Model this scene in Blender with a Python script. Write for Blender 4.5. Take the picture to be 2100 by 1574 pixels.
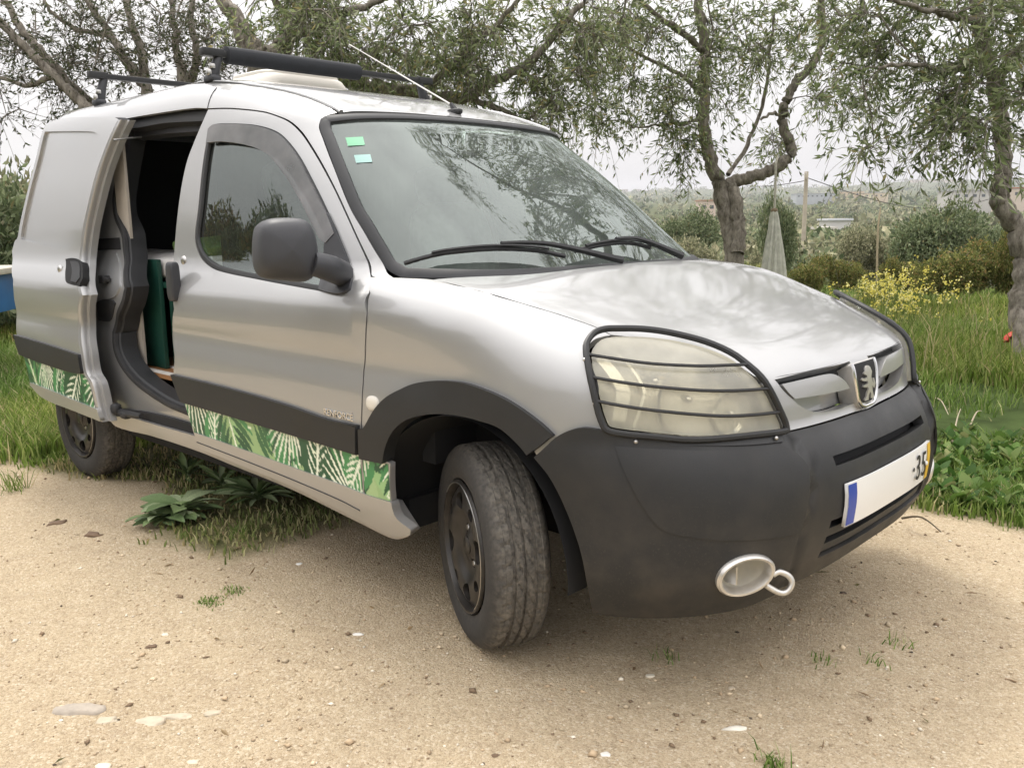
import bpy, bmesh, math, random
import numpy as np
from mathutils import Vector, Matrix
from mathutils.geometry import delaunay_2d_cdt

for o in list(bpy.data.objects):
    bpy.data.objects.remove(o)
SC = bpy.context.scene
COL = SC.collection

# ------------------------------------------------------------------ camera
PW, PH, FPX = 2100.0, 1574.0, 1839.24          # photograph size and focal length in its pixels
CAM = np.array([1.7343, -2.4681, 1.2145])
ROLL, PITCH, YAW = 0.013255, 0.182951, 2.324185
def cam_axes():
    f = np.array([math.cos(YAW) * math.cos(PITCH), math.sin(YAW) * math.cos(PITCH), -math.sin(PITCH)])
    r = np.cross(f, [0, 0, 1.0]); r /= np.linalg.norm(r)
    d = np.cross(f, r)
    c, s = math.cos(ROLL), math.sin(ROLL)
    return c * r + s * d, -s * r + c * d, f
AR, AD, AF = cam_axes()
cam = bpy.data.cameras.new('camera')
cam.sensor_fit = 'HORIZONTAL'; cam.sensor_width = 36.0
cam.lens = 36.0 * FPX / PW
cam.clip_start = 0.05; cam.clip_end = 12000
camo = bpy.data.objects.new('camera', cam); COL.objects.link(camo)
camo.matrix_world = Matrix(((AR[0], -AD[0], -AF[0], CAM[0]), (AR[1], -AD[1], -AF[1], CAM[1]),
                            (AR[2], -AD[2], -AF[2], CAM[2]), (0, 0, 0, 1)))
SC.camera = camo
SC.render.resolution_x, SC.render.resolution_y = 1024, 767

# ------------------------------------------------------------------ overcast sky and soft sun
ZENITH = 19.8
SUN_EL, SUN_AZ = math.radians(56), math.radians(158)     # azimuth of the sun measured from +x towards +y
w = bpy.data.worlds.new('World'); SC.world = w; w.use_nodes = True
nt = w.node_tree; N = nt.nodes; L = nt.links
for n in list(N): N.remove(n)
sky = N.new('ShaderNodeTexSky'); sky.sky_type = 'NISHITA'; sky.sun_disc = False
sky.sun_elevation = SUN_EL; sky.sun_rotation = math.radians(90) - SUN_AZ
sky.air_density = 1.0; sky.dust_density = 4.0; sky.ozone_density = 1.0
tc = N.new('ShaderNodeTexCoord'); sep = N.new('ShaderNodeSeparateXYZ'); L.new(tc.outputs['Generated'], sep.inputs[0])
mp = N.new('ShaderNodeMapping'); mp.inputs['Scale'].default_value = (1.0, 1.0, 3.2); L.new(tc.outputs['Generated'], mp.inputs[0])
cn = N.new('ShaderNodeTexNoise'); cn.inputs['Scale'].default_value = 1.7; cn.inputs['Detail'].default_value = 5; cn.inputs['Roughness'].default_value = .55
L.new(mp.outputs[0], cn.inputs['Vector'])
cr = N.new('ShaderNodeValToRGB')                          # cloud layer: warm grey to white
cr.color_ramp.elements[0].position = .30; cr.color_ramp.elements[0].color = (.88, .845, .855, 1)
cr.color_ramp.elements[1].position = .68; cr.color_ramp.elements[1].color = (1.06, 1.04, 1.025, 1)
L.new(cn.outputs['Fac'], cr.inputs[0])
# luminance of a standard overcast sky: a quarter of the zenith's at the horizon
cl = N.new('ShaderNodeClamp'); L.new(sep.outputs['Z'], cl.inputs['Value'])
ov = N.new('ShaderNodeMath'); ov.operation = 'MULTIPLY_ADD'; ov.inputs[1].default_value = ZENITH * .75; ov.inputs[2].default_value = ZENITH * .25; L.new(cl.outputs[0], ov.inputs[0])
sc_ = N.new('ShaderNodeVectorMath'); sc_.operation = 'SCALE'; L.new(cr.outputs[0], sc_.inputs[0]); L.new(ov.outputs[0], sc_.inputs['Scale'])
mx = N.new('ShaderNodeMix'); mx.data_type = 'RGBA'; mx.inputs[0].default_value = .92
L.new(sky.outputs[0], mx.inputs[6]); L.new(sc_.outputs[0], mx.inputs[7])
bg = N.new('ShaderNodeBackground'); bg.inputs['Strength'].default_value = 0.115
L.new(mx.outputs[2], bg.inputs[0])
wo = N.new('ShaderNodeOutputWorld'); L.new(bg.outputs[0], wo.inputs[0])
sl = bpy.data.lights.new('sun', 'SUN'); sl.energy = 1.5; sl.angle = math.radians(14); sl.color = (1.0, .955, .88)
so = bpy.data.objects.new('sun', sl); COL.objects.link(so)
sd = Vector((math.cos(SUN_EL) * math.cos(SUN_AZ), math.cos(SUN_EL) * math.sin(SUN_AZ), math.sin(SUN_EL)))
so.rotation_euler = sd.to_track_quat('Z', 'Y').to_euler(); so.location = (0, 0, 30)
SC.view_settings.view_transform = 'Standard'; SC.view_settings.look = 'None'
SC.view_settings.gamma = 1.0; SC.view_settings.exposure = 0.45

# ------------------------------------------------------------------ helpers
rng = np.random.default_rng(7); random.seed(7)
def srgb(r, g, b):
    f = lambda c: (c / 255 / 12.92) if c / 255 <= .04045 else ((c / 255 + .055) / 1.055) ** 2.4
    return (f(r), f(g), f(b), 1)
def ray(u, v):
    d = AF + AR * ((u - PW / 2) / FPX) + AD * ((v - PH / 2) / FPX)
    return CAM, d
def at(u, v, depth):
    o, d = ray(u, v); return o + d * depth
def onz(u, v, z=0.0):
    o, d = ray(u, v); return o + d * ((z - o[2]) / d[2])
def ony(u, v, y):
    o, d = ray(u, v); return o + d * ((y - o[1]) / d[1])
def project(p):
    q = np.asarray(p, float) - CAM
    x, y, z = q @ AR, q @ AD, q @ AF
    return FPX * x / z + PW / 2, FPX * y / z + PH / 2, z
def pchip(xs, ys):
    xs, ys = np.array(xs, float), np.array(ys, float)
    h = np.diff(xs); dl = np.diff(ys) / h
    m = np.zeros_like(ys); m[0], m[-1] = dl[0], dl[-1]
    for i in range(1, len(xs) - 1):
        if dl[i - 1] * dl[i] > 0:
            w1, w2 = 2 * h[i] + h[i - 1], h[i] + 2 * h[i - 1]
            m[i] = (w1 + w2) / (w1 / dl[i - 1] + w2 / dl[i])
    def f(x):
        x = np.clip(np.asarray(x, float), xs[0], xs[-1])
        i = np.clip(np.searchsorted(xs, x) - 1, 0, len(xs) - 2)
        t = (x - xs[i]) / h[i]
        return ((2*t**3 - 3*t**2 + 1) * ys[i] + (t**3 - 2*t**2 + t) * h[i] * m[i] + (-2*t**3 + 3*t**2) * ys[i+1] + (t**3 - t**2) * h[i] * m[i+1])
    return f
def sstep(x):
    x = np.clip(x, 0, 1); return x * x * (3 - 2 * x)
def link(o, parent=None):
    COL.objects.link(o)
    if parent is not None: o.parent = parent
    return o
def tag(o, label=None, cat=None, group=None, kind=None):
    if label: o['label'] = label
    if cat: o['category'] = cat
    if group: o['group'] = group
    if kind: o['kind'] = kind
    return o
def empty(name, loc=(0, 0, 0), rot=(0, 0, 0)):
    o = bpy.data.objects.new(name, None); COL.objects.link(o); o.location = loc; o.rotation_euler = rot
    o.empty_display_size = .1
    return o
def mesh_obj(name, verts, faces, mat, parent=None, smooth=True, normals=None, colors=None, loc=None):
    me = bpy.data.meshes.new(name)
    verts = np.asarray(verts, np.float32).reshape(-1, 3)
    if isinstance(faces, np.ndarray):
        k = faces.shape[1]; nf = len(faces)
        me.vertices.add(len(verts)); me.vertices.foreach_set('co', verts.ravel())
        me.loops.add(nf * k); me.loops.foreach_set('vertex_index', faces.astype(np.int32).ravel())
        me.polygons.add(nf); me.polygons.foreach_set('loop_start', np.arange(0, nf * k, k, dtype=np.int32))
        me.polygons.foreach_set('loop_total', np.full(nf, k, np.int32))
        me.update(calc_edges=True)
    else:
        me.from_pydata(verts.tolist(), [], faces)
    me.polygons.foreach_set('use_smooth', np.full(len(me.polygons), smooth))
    if colors is not None:
        a = me.color_attributes.new('col', 'FLOAT_COLOR', 'POINT')
        c = np.ones((len(verts), 4), np.float32); c[:, :3] = colors
        a.data.foreach_set('color', c.ravel())
    if normals is not None:
        me.normals_split_custom_set_from_vertices(np.asarray(normals).tolist())
    if mat is not None: me.materials.append(mat)
    o = bpy.data.objects.new(name, me)
    if loc is not None: o.location = loc
    return link(o, parent)

class MB:
    """collects simple shapes into one mesh"""
    def __init__(s): s.v = []; s.f = []
    def add(s, v, f):
        b = len(s.v); s.v += [tuple(map(float, p)) for p in v]; s.f += [tuple(i + b for i in q) for q in f]; return s
    def box(s, c, d, rot=None):
        c = np.array(c, float); h = np.array(d, float) / 2
        pts = np.array([[x, y, z] for x in (-1, 1) for y in (-1, 1) for z in (-1, 1)]) * h
        if rot is not None: pts = pts @ np.array(rot).T
        return s.add(pts + c, [(0, 1, 3, 2), (4, 6, 7, 5), (0, 4, 5, 1), (2, 3, 7, 6), (0, 2, 6, 4), (1, 5, 7, 3)])
    def tube(s, pts, r, n=8, caps=True):
        pts = np.asarray(pts, float); m = len(pts); r = np.broadcast_to(np.asarray(r, float), (m,))
        t = np.gradient(pts, axis=0); t /= np.linalg.norm(t, axis=1)[:, None] + 1e-12
        a = np.cross(t[0], [0, 0, 1.0]);
        if np.linalg.norm(a) < .1: a = np.cross(t[0], [1.0, 0, 0])
        V = []
        for i in range(m):
            a = a - t[i] * (a @ t[i]); a /= np.linalg.norm(a) + 1e-12
            b = np.cross(t[i], a)
            for k in range(n):
                q = 2 * math.pi * k / n; V.append(pts[i] + r[i] * (math.cos(q) * a + math.sin(q) * b))
        F = [(i*n+k, i*n+(k+1) % n, (i+1)*n+(k+1) % n, (i+1)*n+k) for i in range(m-1) for k in range(n)]
        if caps: F += [tuple(range(n-1, -1, -1)), tuple((m-1)*n+k for k in range(n))]
        return s.add(V, F)
    def lathe(s, prof, n=32, axis='y', c=(0, 0, 0)):
        """profile of (radius, along) spun about an axis through c"""
        V = []
        for r, a in prof:
            for k in range(n):
                q = 2 * math.pi * k / n; x, z = r * math.cos(q), r * math.sin(q)
                p = {'y': (x, a, z), 'x': (a, x, z), 'z': (x, z, a)}[axis]
                V.append(np.add(p, c))
        F = [(i*n+k, (i+1)*n+k, (i+1)*n+(k+1) % n, i*n+(k+1) % n) for i in range(len(prof)-1) for k in range(n)]
        return s.add(V, F)
    def build(s, name, mat, parent=None, smooth=True, bevel=0, loc=None, sharp=40):
        o = mesh_obj(name, s.v, s.f, mat, parent, smooth, loc=loc)
        bm = bmesh.new(); bm.from_mesh(o.data); bmesh.ops.recalc_face_normals(bm, faces=bm.faces)
        if bevel: bmesh.ops.bevel(bm, geom=[e for e in bm.edges if len(e.link_faces) == 2 and e.calc_face_angle(0) > .5], offset=bevel, segments=2, affect='EDGES', profile=.6)
        if smooth:
            for e in bm.edges:
                if len(e.link_faces) == 2 and e.calc_face_angle(0) > math.radians(sharp): e.smooth = False
        bm.to_mesh(o.data); bm.free(); return o

# ------------------------------------------------------------------ material helpers
def mat_new(name):
    m = bpy.data.materials.new(name); m.use_nodes = True
    return m, m.node_tree.nodes, m.node_tree.links, m.node_tree.nodes['Principled BSDF']
def simple(name, col, rough=.5, metal=0.0, var=0.0, vscale=8.0, bump=0.0, bscale=200.0, spec=.5, coat=0.0):
    m, n, l, b = mat_new(name)
    b.inputs['Base Color'].default_value = tuple(col[:3]) + (1,)
    b.inputs['Roughness'].default_value = rough; b.inputs['Metallic'].default_value = metal
    b.inputs['Specular IOR Level'].default_value = spec; b.inputs['Coat Weight'].default_value = coat
    t = n.new('ShaderNodeTexCoord')
    if var:
        x = n.new('ShaderNodeTexNoise'); x.inputs['Scale'].default_value = vscale; x.inputs['Detail'].default_value = 6
        l.new(t.outputs['Object'], x.inputs['Vector'])
        r = n.new('ShaderNodeMapRange'); r.inputs['From Min'].default_value = .3; r.inputs['From Max'].default_value = .7
        r.inputs['To Min'].default_value = 1 - var; r.inputs['To Max'].default_value = 1 + var; l.new(x.outputs['Fac'], r.inputs['Value'])
        v = n.new('ShaderNodeVectorMath'); v.operation = 'SCALE'; v.inputs[0].default_value = col[:3]; l.new(r.outputs[0], v.inputs['Scale'])
        l.new(v.outputs[0], b.inputs['Base Color'])
        r2 = n.new('ShaderNodeMapRange'); r2.inputs['To Min'].default_value = max(rough - .12, 0.02); r2.inputs['To Max'].default_value = min(rough + .12, 1); l.new(x.outputs['Fac'], r2.inputs['Value'])
        l.new(r2.outputs[0], b.inputs['Roughness'])
    if bump:
        x = n.new('ShaderNodeTexNoise'); x.inputs['Scale'].default_value = bscale; x.inputs['Detail'].default_value = 4
        l.new(t.outputs['Object'], x.inputs['Vector'])
        u = n.new('ShaderNodeBump'); u.inputs['Strength'].default_value = bump; u.inputs['Distance'].default_value = .004
        l.new(x.outputs['Fac'], u.inputs['Height']); l.new(u.outputs[0], b.inputs['Normal'])
    return m
def attr_mat(name, rough=.6, trans=0.0, spec=.3, scale=1.0):
    """colour comes from the mesh's own 'col' attribute"""
    m, n, l, b = mat_new(name)
    a = n.new('ShaderNodeAttribute'); a.attribute_name = 'col'
    b.inputs['Roughness'].default_value = rough; b.inputs['Specular IOR Level'].default_value = spec
    l.new(a.outputs['Color'], b.inputs['Base Color'])
    if trans:
        t = n.new('ShaderNodeBsdfTranslucent'); l.new(a.outputs['Color'], t.inputs['Color'])
        s = n.new('ShaderNodeMixShader'); s.inputs[0].default_value = trans
        l.new(b.outputs[0], s.inputs[1]); l.new(t.outputs[0], s.inputs[2])
        l.new(s.outputs[0], n['Material Output'].inputs['Surface'])
    return m
# ================================================================== terrain
def vnoise(x, y, seed=0):
    """smooth value noise, vectorised"""
    xi, yi = np.floor(x).astype(int), np.floor(y).astype(int); fx, fy = x - xi, y - yi
    fx, fy = fx * fx * (3 - 2 * fx), fy * fy * (3 - 2 * fy)
    def h(a, b):
        n = (a * 374761393 + b * 668265263 + seed * 974711) & 0x7fffffff
        n = ((n ^ (n >> 13)) * 1274126177) & 0x7fffffff
        return ((n ^ (n >> 16)) & 0xffff) / 65535.0
    return (h(xi, yi) * (1 - fx) + h(xi + 1, yi) * fx) * (1 - fy) + (h(xi, yi + 1) * (1 - fx) + h(xi + 1, yi + 1) * fx) * fy
def fbm(x, y, s, o=4, seed=0):
    v = 0; a = .5
    for k in range(o): v = v + a * vnoise(x * s, y * s, seed + k); s *= 2.03; a *= .5
    return v
def grass_mask(x, y):
    """1 where grass and weeds grow, 0 on the bare sandy ground"""
    n = (fbm(x, y, 1.3, 4, 5) - .47) * .9
    left = sstep((y - 1.22 + n - .12 * np.clip(x - .5, -3, 4)) / .30)             # beyond the van, on its far side
    tail = sstep((-x - 3.12 + .35 * (y + .8) + n * .8) / .30) * sstep((y + 2.6 + n) / .5)
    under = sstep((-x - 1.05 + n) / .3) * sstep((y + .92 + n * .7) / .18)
    return np.clip(np.maximum(np.maximum(left, tail), under), 0, 1)
hz_d = pchip([0, 12, 30, 80, 160, 320, 600, 950, 1500, 2200, 3000, 4200, 6000], [0, 0, -.9, -2.6, -3.6, -3.2, 2, 11, 24, 46, 82, 96, 98])
def ground_z(x, y):
    d = np.sqrt((x - CAM[0]) ** 2 + (y - CAM[1]) ** 2)
    az = np.arctan2(y - CAM[1], x - CAM[0])
    far = sstep((d - 500) / 1200)
    ridge = .72 + .55 * fbm(az * 6 + 20, d * 0 + .5, 1.0, 4, 9)
    return hz_d(d) * (1 - far + far * ridge) + sstep((d - 10) / 30) * (fbm(x, y, .06, 3, 2) - .45) * 1.2
def near_z(x, y):
    tr_ = -.012 * (np.exp(-((y + 1.55 + .12 * np.sin(x * 1.1)) / .16) ** 2) + np.exp(-((y + 2.35 + .10 * np.sin(x * .9 + 1)) / .15) ** 2)) * (1 - grass_mask(x, y))
    return tr_ + .036 * (fbm(x, y, .9, 4, 3) - .47) + .013 * (fbm(x, y, 6, 4, 4) - .47) + .009 * (fbm(x, y, 19, 2, 14) - .40) * sstep((fbm(x, y, 1.7, 3, 15) - .40) / .12) + .055 * grass_mask(x, y) * (fbm(x, y, 2.0, 3, 8) - .40)
def flat_k(x, y):
    """keep the ground level under the tyres"""
    k = np.ones_like(x)
    for wx, wy in ((0, -.72), (0, .72), (-2.69, -.735), (-2.69, .735)):
        k = np.minimum(k, sstep((np.sqrt((x - wx) ** 2 + (y - wy) ** 2) - .16) / .22))
    return k
def sand_mat():
    m, n, l, b = mat_new('sandy_ground')
    t = n.new('ShaderNodeTexCoord'); O = t.outputs['Object']
    def noise(sc, det=6, ro=.6):
        x = n.new('ShaderNodeTexNoise'); x.inputs['Scale'].default_value = sc; x.inputs['Detail'].default_value = det; x.inputs['Roughness'].default_value = ro; l.new(O, x.inputs['Vector']); return x.outputs['Fac']
    def ramp(fac, st):
        r = n.new('ShaderNodeValToRGB'); e = r.color_ramp.elements
        while len(e) < len(st): e.new(.5)
        for q, (p, c) in zip(e, st): q.position = p; q.color = tuple(c) + (1,)
        l.new(fac, r.inputs[0]); return r.outputs[0]
    def mix(f, a, c):
        x = n.new('ShaderNodeMix'); x.data_type = 'RGBA'
        (l.new(f, x.inputs[0]) if not isinstance(f, float) else setattr(x.inputs[0], 'default_value', f))
        for s, v in ((6, a), (7, c)):
            if isinstance(v, tuple): x.inputs[s].default_value = v + (1,)
            else: l.new(v, x.inputs[s])
        return x.outputs[2]
    big = ramp(noise(.9, 5), [(.34, (.375, .282, .165)), (.60, (.555, .445, .280))])
    mid = ramp(noise(11, 7, .65), [(.30, (.33, .25, .165)), (.5, (.50, .395, .248)), (.74, (.61, .512, .342))])
    c = mix(.5, big, mid)
    vo = n.new('ShaderNodeTexVoronoi'); vo.inputs['Scale'].default_value = 150; vo.inputs['Randomness'].default_value = 1; l.new(O, vo.inputs['Vector'])
    grain = n.new('ShaderNodeSeparateColor'); l.new(vo.outputs['Color'], grain.inputs[0])
    gcol = ramp(grain.outputs[0], [(.0, (.19, .145, .10)), (.16, (.32, .25, .175)), (.5, (.48, .385, .27)), (.84, (.55, .455, .33)), (.97, (.76, .69, .56))])
    c = mix(.44, c, gcol)
    vo2 = n.new('ShaderNodeTexVoronoi'); vo2.inputs['Scale'].default_value = 330; l.new(O, vo2.inputs['Vector'])
    g2 = n.new('ShaderNodeSeparateColor'); l.new(vo2.outputs['Color'], g2.inputs[0])
    c = mix(.22, c, ramp(g2.outputs[1], [(.0, (.22, .16, .10)), (.5, (.48, .37, .24)), (1., (.78, .69, .54))]))
    a = n.new('ShaderNodeAttribute'); a.attribute_name = 'col'
    sc = n.new('ShaderNodeSeparateColor'); l.new(a.outputs['Color'], sc.inputs[0])
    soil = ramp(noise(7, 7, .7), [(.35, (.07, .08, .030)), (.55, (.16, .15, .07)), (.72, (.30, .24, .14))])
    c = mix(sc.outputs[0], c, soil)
    l.new(c, b.inputs['Base Color']); b.inputs['Roughness'].default_value = .95; b.inputs['Specular IOR Level'].default_value = .15
    h1 = n.new('ShaderNodeMath'); h1.operation = 'MULTIPLY_ADD'; h1.inputs[1].default_value = -.8; l.new(vo.outputs['Distance'], h1.inputs[0]); l.new(noise(60, 6, .7), h1.inputs[2])
    h2 = n.new('ShaderNodeMath'); h2.operation = 'MULTIPLY_ADD'; h2.inputs[1].default_value = -.5; l.new(vo2.outputs['Distance'], h2.inputs[0]); l.new(h1.outputs[0], h2.inputs[2])
    bp = n.new('ShaderNodeBump'); bp.inputs['Strength'].default_value = .7; bp.inputs['Distance'].default_value = .008; l.new(h2.outputs[0], bp.inputs['Height']); l.new(bp.outputs[0], b.inputs['Normal'])
    return m
M_SAND = sand_mat()
gx = np.arange(-7.0, 3.2, .021); gy = np.arange(-5.0, 7.6, .021)
X, Y = np.meshgrid(gx, gy, indexing='ij'); Z = near_z(X, Y) * flat_k(X, Y); GM = grass_mask(X, Y)
nx, ny = X.shape
idx = np.arange(nx * ny).reshape(nx, ny)
F = np.stack([idx[:-1, :-1], idx[1:, :-1], idx[1:, 1:], idx[:-1, 1:]], -1).reshape(-1, 4)
g = mesh_obj('ground', np.stack([X, Y, Z], -1).reshape(-1, 3), F, M_SAND, colors=np.repeat(GM.reshape(-1, 1), 3, 1)); tag(g, kind='structure')
def terrain_mat():
    m, n, l, b = mat_new('scrub_land')
    t = n.new('ShaderNodeTexCoord')
    def noise(sc, det=7, ro=.62):
        x = n.new('ShaderNodeTexNoise'); x.inputs['Scale'].default_value = sc; x.inputs['Detail'].default_value = det; x.inputs['Roughness'].default_value = ro; l.new(t.outputs['Object'], x.inputs['Vector']); return x.outputs['Fac']
    r = n.new('ShaderNodeValToRGB'); e = r.color_ramp.elements; e[0].position = .32; e[0].color = (.030, .042, .016, 1); e[1].position = .74; e[1].color = (.20, .17, .09, 1)
    q = e.new(.5); q.color = (.075, .090, .032, 1)
    mx_ = n.new('ShaderNodeMix'); mx_.inputs[0].default_value = .5; l.new(noise(.05), mx_.inputs[2]); l.new(noise(1.3), mx_.inputs[3])
    l.new(mx_.outputs[0], r.inputs[0]); l.new(r.outputs[0], b.inputs['Base Color']); b.inputs['Roughness'].default_value = .95; b.inputs['Specular IOR Level'].default_value = .1
    bp = n.new('ShaderNodeBump'); bp.inputs['Distance'].default_value = .15; l.new(noise(2.5), bp.inputs['Height']); l.new(bp.outputs[0], b.inputs['Normal'])
    return m
rr = np.concatenate([np.linspace(.5, 40, 60), np.geomspace(42, 3600, 90)]); th = np.linspace(0, 2 * math.pi, 241)[:-1]
Rg, Tg = np.meshgrid(rr, th, indexing='ij'); X = -1.5 + Rg * np.cos(Tg); Y = 1.0 + Rg * np.sin(Tg)
Z = ground_z(X, Y); inner = (X > -6.95) & (X < 3.15) & (Y > -4.95) & (Y < 7.55); Z = np.where(inner, -.12, Z - .015)
n1, n2 = X.shape; idx = np.arange(n1 * n2).reshape(n1, n2)
F = np.stack([idx[:-1], np.roll(idx, -1, 1)[:-1], np.roll(idx, -1, 1)[1:], idx[1:]], -1).reshape(-1, 4)[:, ::-1]
t_ = mesh_obj('terrain', np.stack([X, Y, Z], -1).reshape(-1, 3), np.ascontiguousarray(F), terrain_mat()); tag(t_, kind='structure')

# ================================================================== foliage tools
def leaf_quads(P, ax, ln, wd, r, fold=.25):
    """one pointed leaf (two triangles) per row of P: base point, axis, length, width"""
    n = len(P); up = r.normal(size=(n, 3)); s = np.cross(ax, up); s /= np.linalg.norm(s, axis=1)[:, None] + 1e-9; nn = np.cross(s, ax)
    ln = np.asarray(ln)[:, None]; wd = np.asarray(wd)[:, None]
    a = P; b = P + ax * ln * .45 + s * wd * .5 + nn * wd * fold; c = P + ax * ln; d = P + ax * ln * .45 - s * wd * .5 + nn * wd * fold
    V = np.stack([a, b, c, d], 1).reshape(-1, 3); k = np.arange(n)[:, None] * 4
    return V, np.concatenate([k + [0, 1, 2], k + [0, 2, 3]], 1).reshape(-1, 3)
def palette(n, r, cols, w):
    cols = np.array(cols); i = r.choice(len(cols), n, p=np.array(w) / sum(w)); return np.clip(cols[i] * r.uniform(.75, 1.25, (n, 1)), 0, 1)
OLIVE = [(.10, .135, .052), (.19, .235, .10), (.30, .345, .17), (.43, .45, .30), (.33, .29, .13)]
def tubes(paths, sides=5):
    V = []; F = []; b = 0
    for pts, rad in paths:
        pts = np.asarray(pts, float); m = len(pts); rad = np.broadcast_to(np.asarray(rad, float), (m,))
        t = np.gradient(pts, axis=0); t /= np.linalg.norm(t, axis=1)[:, None] + 1e-9
        a = np.cross(t, [.31, .2, .93]); a /= np.linalg.norm(a, axis=1)[:, None] + 1e-9; c = np.cross(t, a)
        s = sides if rad[0] > .012 else (4 if rad[0] > .005 else 3)
        q = np.arange(s) * 2 * math.pi / s
        V.append((pts[:, None] + rad[:, None, None] * (a[:, None] * np.cos(q)[None, :, None] + c[:, None] * np.sin(q)[None, :, None])).reshape(-1, 3))
        i, k = np.meshgrid(np.arange(m - 1), np.arange(s), indexing='ij')
        F.append(b + np.stack([i * s + k, i * s + (k + 1) % s, (i + 1) * s + (k + 1) % s, (i + 1) * s + k], -1).reshape(-1, 4)); b += m * s
    return np.concatenate(V), np.concatenate(F)
def smooth_path(p, k=5):
    p = np.asarray(p, float); out = []
    for i in range(len(p) - 1):
        p0, p1, p2, p3 = p[max(i - 1, 0)], p[i], p[i + 1], p[min(i + 2, len(p) - 1)]
        for t in np.linspace(0, 1, k, endpoint=False):
            out.append(.5 * ((2 * p1) + (-p0 + p2) * t + (2 * p0 - 5 * p1 + 4 * p2 - p3) * t * t + (-p0 + 3 * p1 - 3 * p2 + p3) * t ** 3))
    out.append(p[-1]); return np.array(out)
def bark_mat():
    m, n, l, b = mat_new('olive_bark'); t = n.new('ShaderNodeTexCoord')
    mp_ = n.new('ShaderNodeMapping'); mp_.inputs['Scale'].default_value = (9, 9, 3.2); l.new(t.outputs['Object'], mp_.inputs[0])
    x = n.new('ShaderNodeTexNoise'); x.inputs['Scale'].default_value = 2.4; x.inputs['Detail'].default_value = 9; x.inputs['Roughness'].default_value = .72; l.new(mp_.outputs[0], x.inputs['Vector'])
    r = n.new('ShaderNodeValToRGB'); e = r.color_ramp.elements; e[0].position = .34; e[0].color = (.085, .072, .056, 1); e[1].position = .72; e[1].color = (.42, .38, .32, 1)
    l.new(x.outputs['Fac'], r.inputs[0]); l.new(r.outputs[0], b.inputs['Base Color']); b.inputs['Roughness'].default_value = .92; b.inputs['Specular IOR Level'].default_value = .2
    bp = n.new('ShaderNodeBump'); bp.inputs['Strength'].default_value = .8; bp.inputs['Distance'].default_value = .02; l.new(x.outputs['Fac'], bp.inputs['Height']); l.new(bp.outputs[0], b.inputs['Normal'])
    return m
M_BARK = bark_mat(); M_LEAF = attr_mat('olive_leaves', .5, .5, .4); M_LEAF2 = attr_mat('shrub_leaves', .6, .35, .25); M_GRASS = attr_mat('grass_blades', .6, .35, .25)
def olive_tree(name, label, limbs, clouds, seed, twigs=11, leaves=9, lsz=.082, lwd=.0195, cols=OLIVE, wts=(2.6, 5, 3.8, 1.6, .6), droop=.55, group=None, twl=(.22, .50), bare=0.0, minz=.9):
    r = np.random.default_rng(seed); root = empty(name, limbs[0][0][0]); base = np.array(limbs[0][0][0])
    paths = []; skel = []
    for pts, (ra, rb) in limbs:
        p = smooth_path(pts, 6); p = p + r.normal(0, .008, p.shape); p[0] = pts[0]
        rad = np.linspace(ra, rb, len(p)) * (1 + r.normal(0, .06, len(p))); paths.append((p, rad)); skel.append(p)
    skel = np.concatenate(skel)
    S = []
    for (c, rad, n) in clouds:
        q = r.normal(size=(n, 3)); q /= np.linalg.norm(q, axis=1)[:, None]; q *= r.uniform(.15, 1, (n, 1)) ** .5
        S.append(np.asarray(c) + q * np.asarray(rad))
    S = np.concatenate(S); S = S[S[:, 2] > minz]
    d0 = np.array([np.min(np.linalg.norm(skel - s, axis=1)) for s in S]); S = S[np.argsort(d0)]
    tw = []
    for s in S:
        dd = np.linalg.norm(skel - s, axis=1); j = np.argmin(dd); L_ = dd[j]; a = skel[j]
        k = max(3, int(L_ / .18) + 2); t = np.linspace(0, 1, k)[:, None]
        mid = a + (s - a) * t + np.array([0, 0, 1.0]) * (np.sin(t * math.pi) * L_ * .14) + r.normal(0, .022, (k, 3)) * np.sin(t * math.pi)
        paths.append((mid, np.linspace(min(.006 + .009 * L_, .022), .0035, k)))
        skel = np.concatenate([skel, mid[1:]])
        dirb = (s - a) / (L_ + 1e-6)
        for _ in range(twigs):
            d = r.normal(size=3); d /= np.linalg.norm(d); d = d * .9 + dirb * .55; d /= np.linalg.norm(d)
            ln = r.uniform(*twl); st = mid[r.integers(max(k - 3, 0), k)]
            u = np.linspace(0, 1, 6)[:, None]
            tw.append(st + d * ln * u + np.array([0, 0, -1.0]) * droop * ln * u ** 2)
    tw = np.array(tw); nt_ = len(tw)
    paths += [(p[::1] if i % 1 == 0 else p, np.linspace(.0030, .0011, 6)) for i, p in enumerate(tw)]
    V, F = tubes(paths, 9); mesh_obj('trunk', V - base, F, M_BARK, root)
    # leaves along the twigs
    u = r.uniform(.12, 1, (nt_, leaves)); keep = r.random(nt_) > bare
    i0 = np.clip((u * 5).astype(int), 0, 4); f = u * 5 - i0
    ar = np.arange(nt_)[:, None]
    P = tw[ar, i0] * (1 - f[..., None]) + tw[ar, i0 + 1] * f[..., None]; T = tw[ar, i0 + 1] - tw[ar, i0]
    P = P[keep].reshape(-1, 3); T = T[keep].reshape(-1, 3); T /= np.linalg.norm(T, axis=1)[:, None] + 1e-9
    side = r.normal(size=T.shape); side -= T * np.einsum('ij,ij->i', side, T)[:, None]; side /= np.linalg.norm(side, axis=1)[:, None]
    ax = T * .75 + side * .75; ax /= np.linalg.norm(ax, axis=1)[:, None]
    n = len(P); V, F = leaf_quads(P, ax, lsz * r.uniform(.6, 1.25, n), lwd * r.uniform(.7, 1.3, n), r)
    C = np.repeat(palette(n, r, cols, wts), 4, 0)
    mesh_obj('crown', V - base, F, M_LEAF, root, smooth=False, colors=C)
    tag(root, label, 'tree', group); return root
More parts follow.
